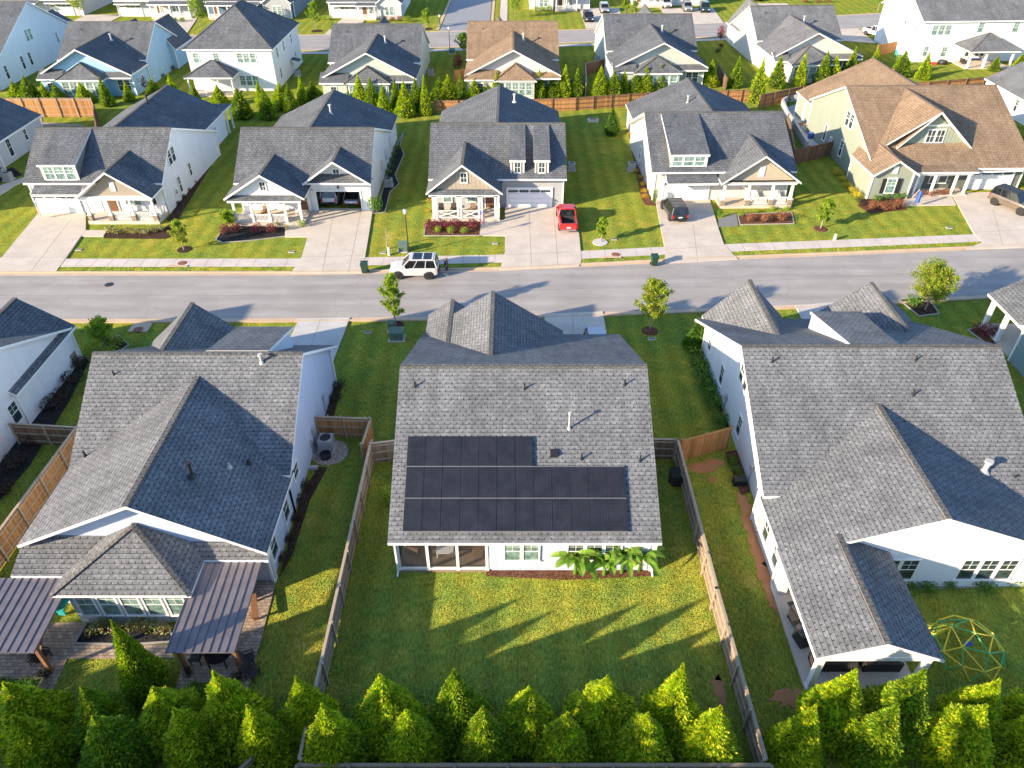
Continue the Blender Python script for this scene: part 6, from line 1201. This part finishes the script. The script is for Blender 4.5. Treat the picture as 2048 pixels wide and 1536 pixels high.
# deck wall, stack and pots of the sage house side garden
def wallp(label,pts,h_,mat):
    m=MB()
    for a,b in zip(pts,pts[1:]): m.bar((*a,h_/2),(*b,h_/2),.3,h_)
    tag(m.build('garden_wall',mat),label,'wall')
wallp('curved grey stone garden wall beside the sage house',[P(1612,298),P(1590,262),P(1572,235),P(1563,212),P(1575,203),P(1600,202)],1.0,CONC2)
sheet('patio',px([(1575,215),(1600,205),(1622,215),(1640,260),(1650,300),(1612,290)]),.05,CONC2,t=.05)
table(*P(1607,262),.05,1.6,1.0,.9,'wooden outdoor table in the sage house side garden',PERG); x,y=P(1620,277); m=MB(); m.lathe([(.25,0),(.36,.3),(.34,.75),(.2,.85)],14); o=m.build('water_barrel',FABB); o.location=(x,y,0); tag(o,'deep blue barrel in the sage house side garden','barrel')
x,y=P(1884,128); m=MB(); m.lathe([(.75,0),(.8,.35),(.7,.6),(.3,.62)],18); o=m.build('fire_pit',DKMET); o.location=(x,y,0); tag(o,'round covered fire pit behind the white two-storey house','fire pit'); x,y=P(1865,129); m=MB(); m.box(x-.7,x+.5,y-.3,y+.3,0,.35); tag(m.build('storage_box',FABR),'low red box beside the round fire pit','box')
sofa(*P(1945,122),.15,R(0),2.2,'blue-cushioned sofa under the hipped porch of the two-storey house',FABD,FABB); sofa(*P(1925,128),.15,R(80),1.4,'dark loveseat at the left under the hipped porch of the two-storey house',FABD,FABD)
# low white box on ground by porch of left house etc
x,y=P(627,938); m=MB(); m.box(x-.3,x+.3,y-.12,y+.12,0,.25); tag(m.build('downspout_block',PVC),'white splash block beside the left pale blue house','splash block')
for k,(u,v,lab) in enumerate(((556,453,'round potted plant beside the white porch steps'),(575,462,'small pot of flowers before the white porch'))): x,y=P(u,v); bush(x,y,.28,lab,FLOW,'flow',.6,None,.1,'plant','potted_plant',150)
# ------------------------------------------------------------------ person behind the white SUV
def person(x,y,rz,label):
    import bmesh
    H_=1.68; V=[];E_=[];Rr=[]
    def v(p,r,par=None): V.append(p); Rr.append(r); i=len(V)-1; (E_.append((par,i)) if par is not None else None); return i
    pel=v((0,0,.92),.14); sp=v((0,.01,1.12),.125,pel); ch=v((0,.0,1.32),.15,sp); nk=v((0,.0,1.46),.055,ch); hd=v((0,-.02,1.56),.085,nk); ht=v((0,-.01,1.64),.075,hd)
    for s in(-1,1):
        hp=v((s*.1,0,.86),.095,pel); kn=v((s*.11,-.03+.04*s,.48),.06,hp); an=v((s*.11,.02+.07*s,.09),.038,kn); v((s*.12,-.14+.07*s,.035),.035,an)
        sh=v((s*.18,0,1.38),.055,ch); el=v((s*.25,-.02,1.12),.042,sh); wr=v((s*.24,-.16,.95),.028,el); pm=v((s*.24,-.22,.92),.03,wr)
        for q in range(4): a=v((s*.24+(q-1.5)*.018,-.27,.90-.004*q),.0085,pm); v((s*.24+(q-1.5)*.02,-.305+.006*q,.875),.008,a)
        v((s*.24-s*.045,-.245,.91),.009,pm)
    me=bpy.data.meshes.new('body'); me.from_pydata(V,E_,[]); o=bpy.data.objects.new('person',me); COL.objects.link(o); o.location=(x,y,.04); o.rotation_euler=(0,0,rz)
    mo=o.modifiers.new('skin','SKIN'); sv=me.skin_vertices[0].data
    for i,r in enumerate(Rr): sv[i].radius=(r,r)
    sv[0].use_root=True; o.modifiers.new('sub','SUBSURF').levels=1; o.modifiers['sub'].render_levels=2; me.materials.append(SKIN)
    tag(o,label,'person')
    c=MB(); c.lathe([(.15,.80),(.19,.95),(.155,1.08),(.185,1.3),(.19,1.38),(.09,1.47)],16); 
    for s in(-1,1): c.cyl((s*.17,0,1.39),(s*.235,-.02,1.18),.08,.065,10)
    c.build('shirt',DRESS,o,smooth=True)
    c=MB(); 
    for s in(-1,1): c.cyl((s*.09,0,.92),(s*.115,-.01,.52),.125,.09,12)
    c.build('shorts',DRESS,o,smooth=True)
    c=MB(); c.lathe([(.085,1.42),(.11,1.5),(.115,1.6),(.1,1.68),(.05,1.73)],14,0,(0,.035)); c.build('hair',HAIR,o,smooth=True)
    for s in(-1,1): c=MB(); c.box(s*.115-.05,s*.115+.05,-.2+.07*s,.07+.07*s,-.01,.09); c.build('shoe',SHOE,o)
    f=MB(); f.box(-.045,-.02,-.115,-.1,1.575,1.59); f.box(.02,.045,-.115,-.1,1.575,1.59); f.box(-.012,.012,-.125,-.1,1.54,1.56); f.box(-.025,.025,-.11,-.1,1.515,1.522); f.build('face',HAIR,o)
x,y=P(887,545); person(x+.35,y-.5,R(-70),'long-haired person in black clothes and white shoes standing behind the white SUV')
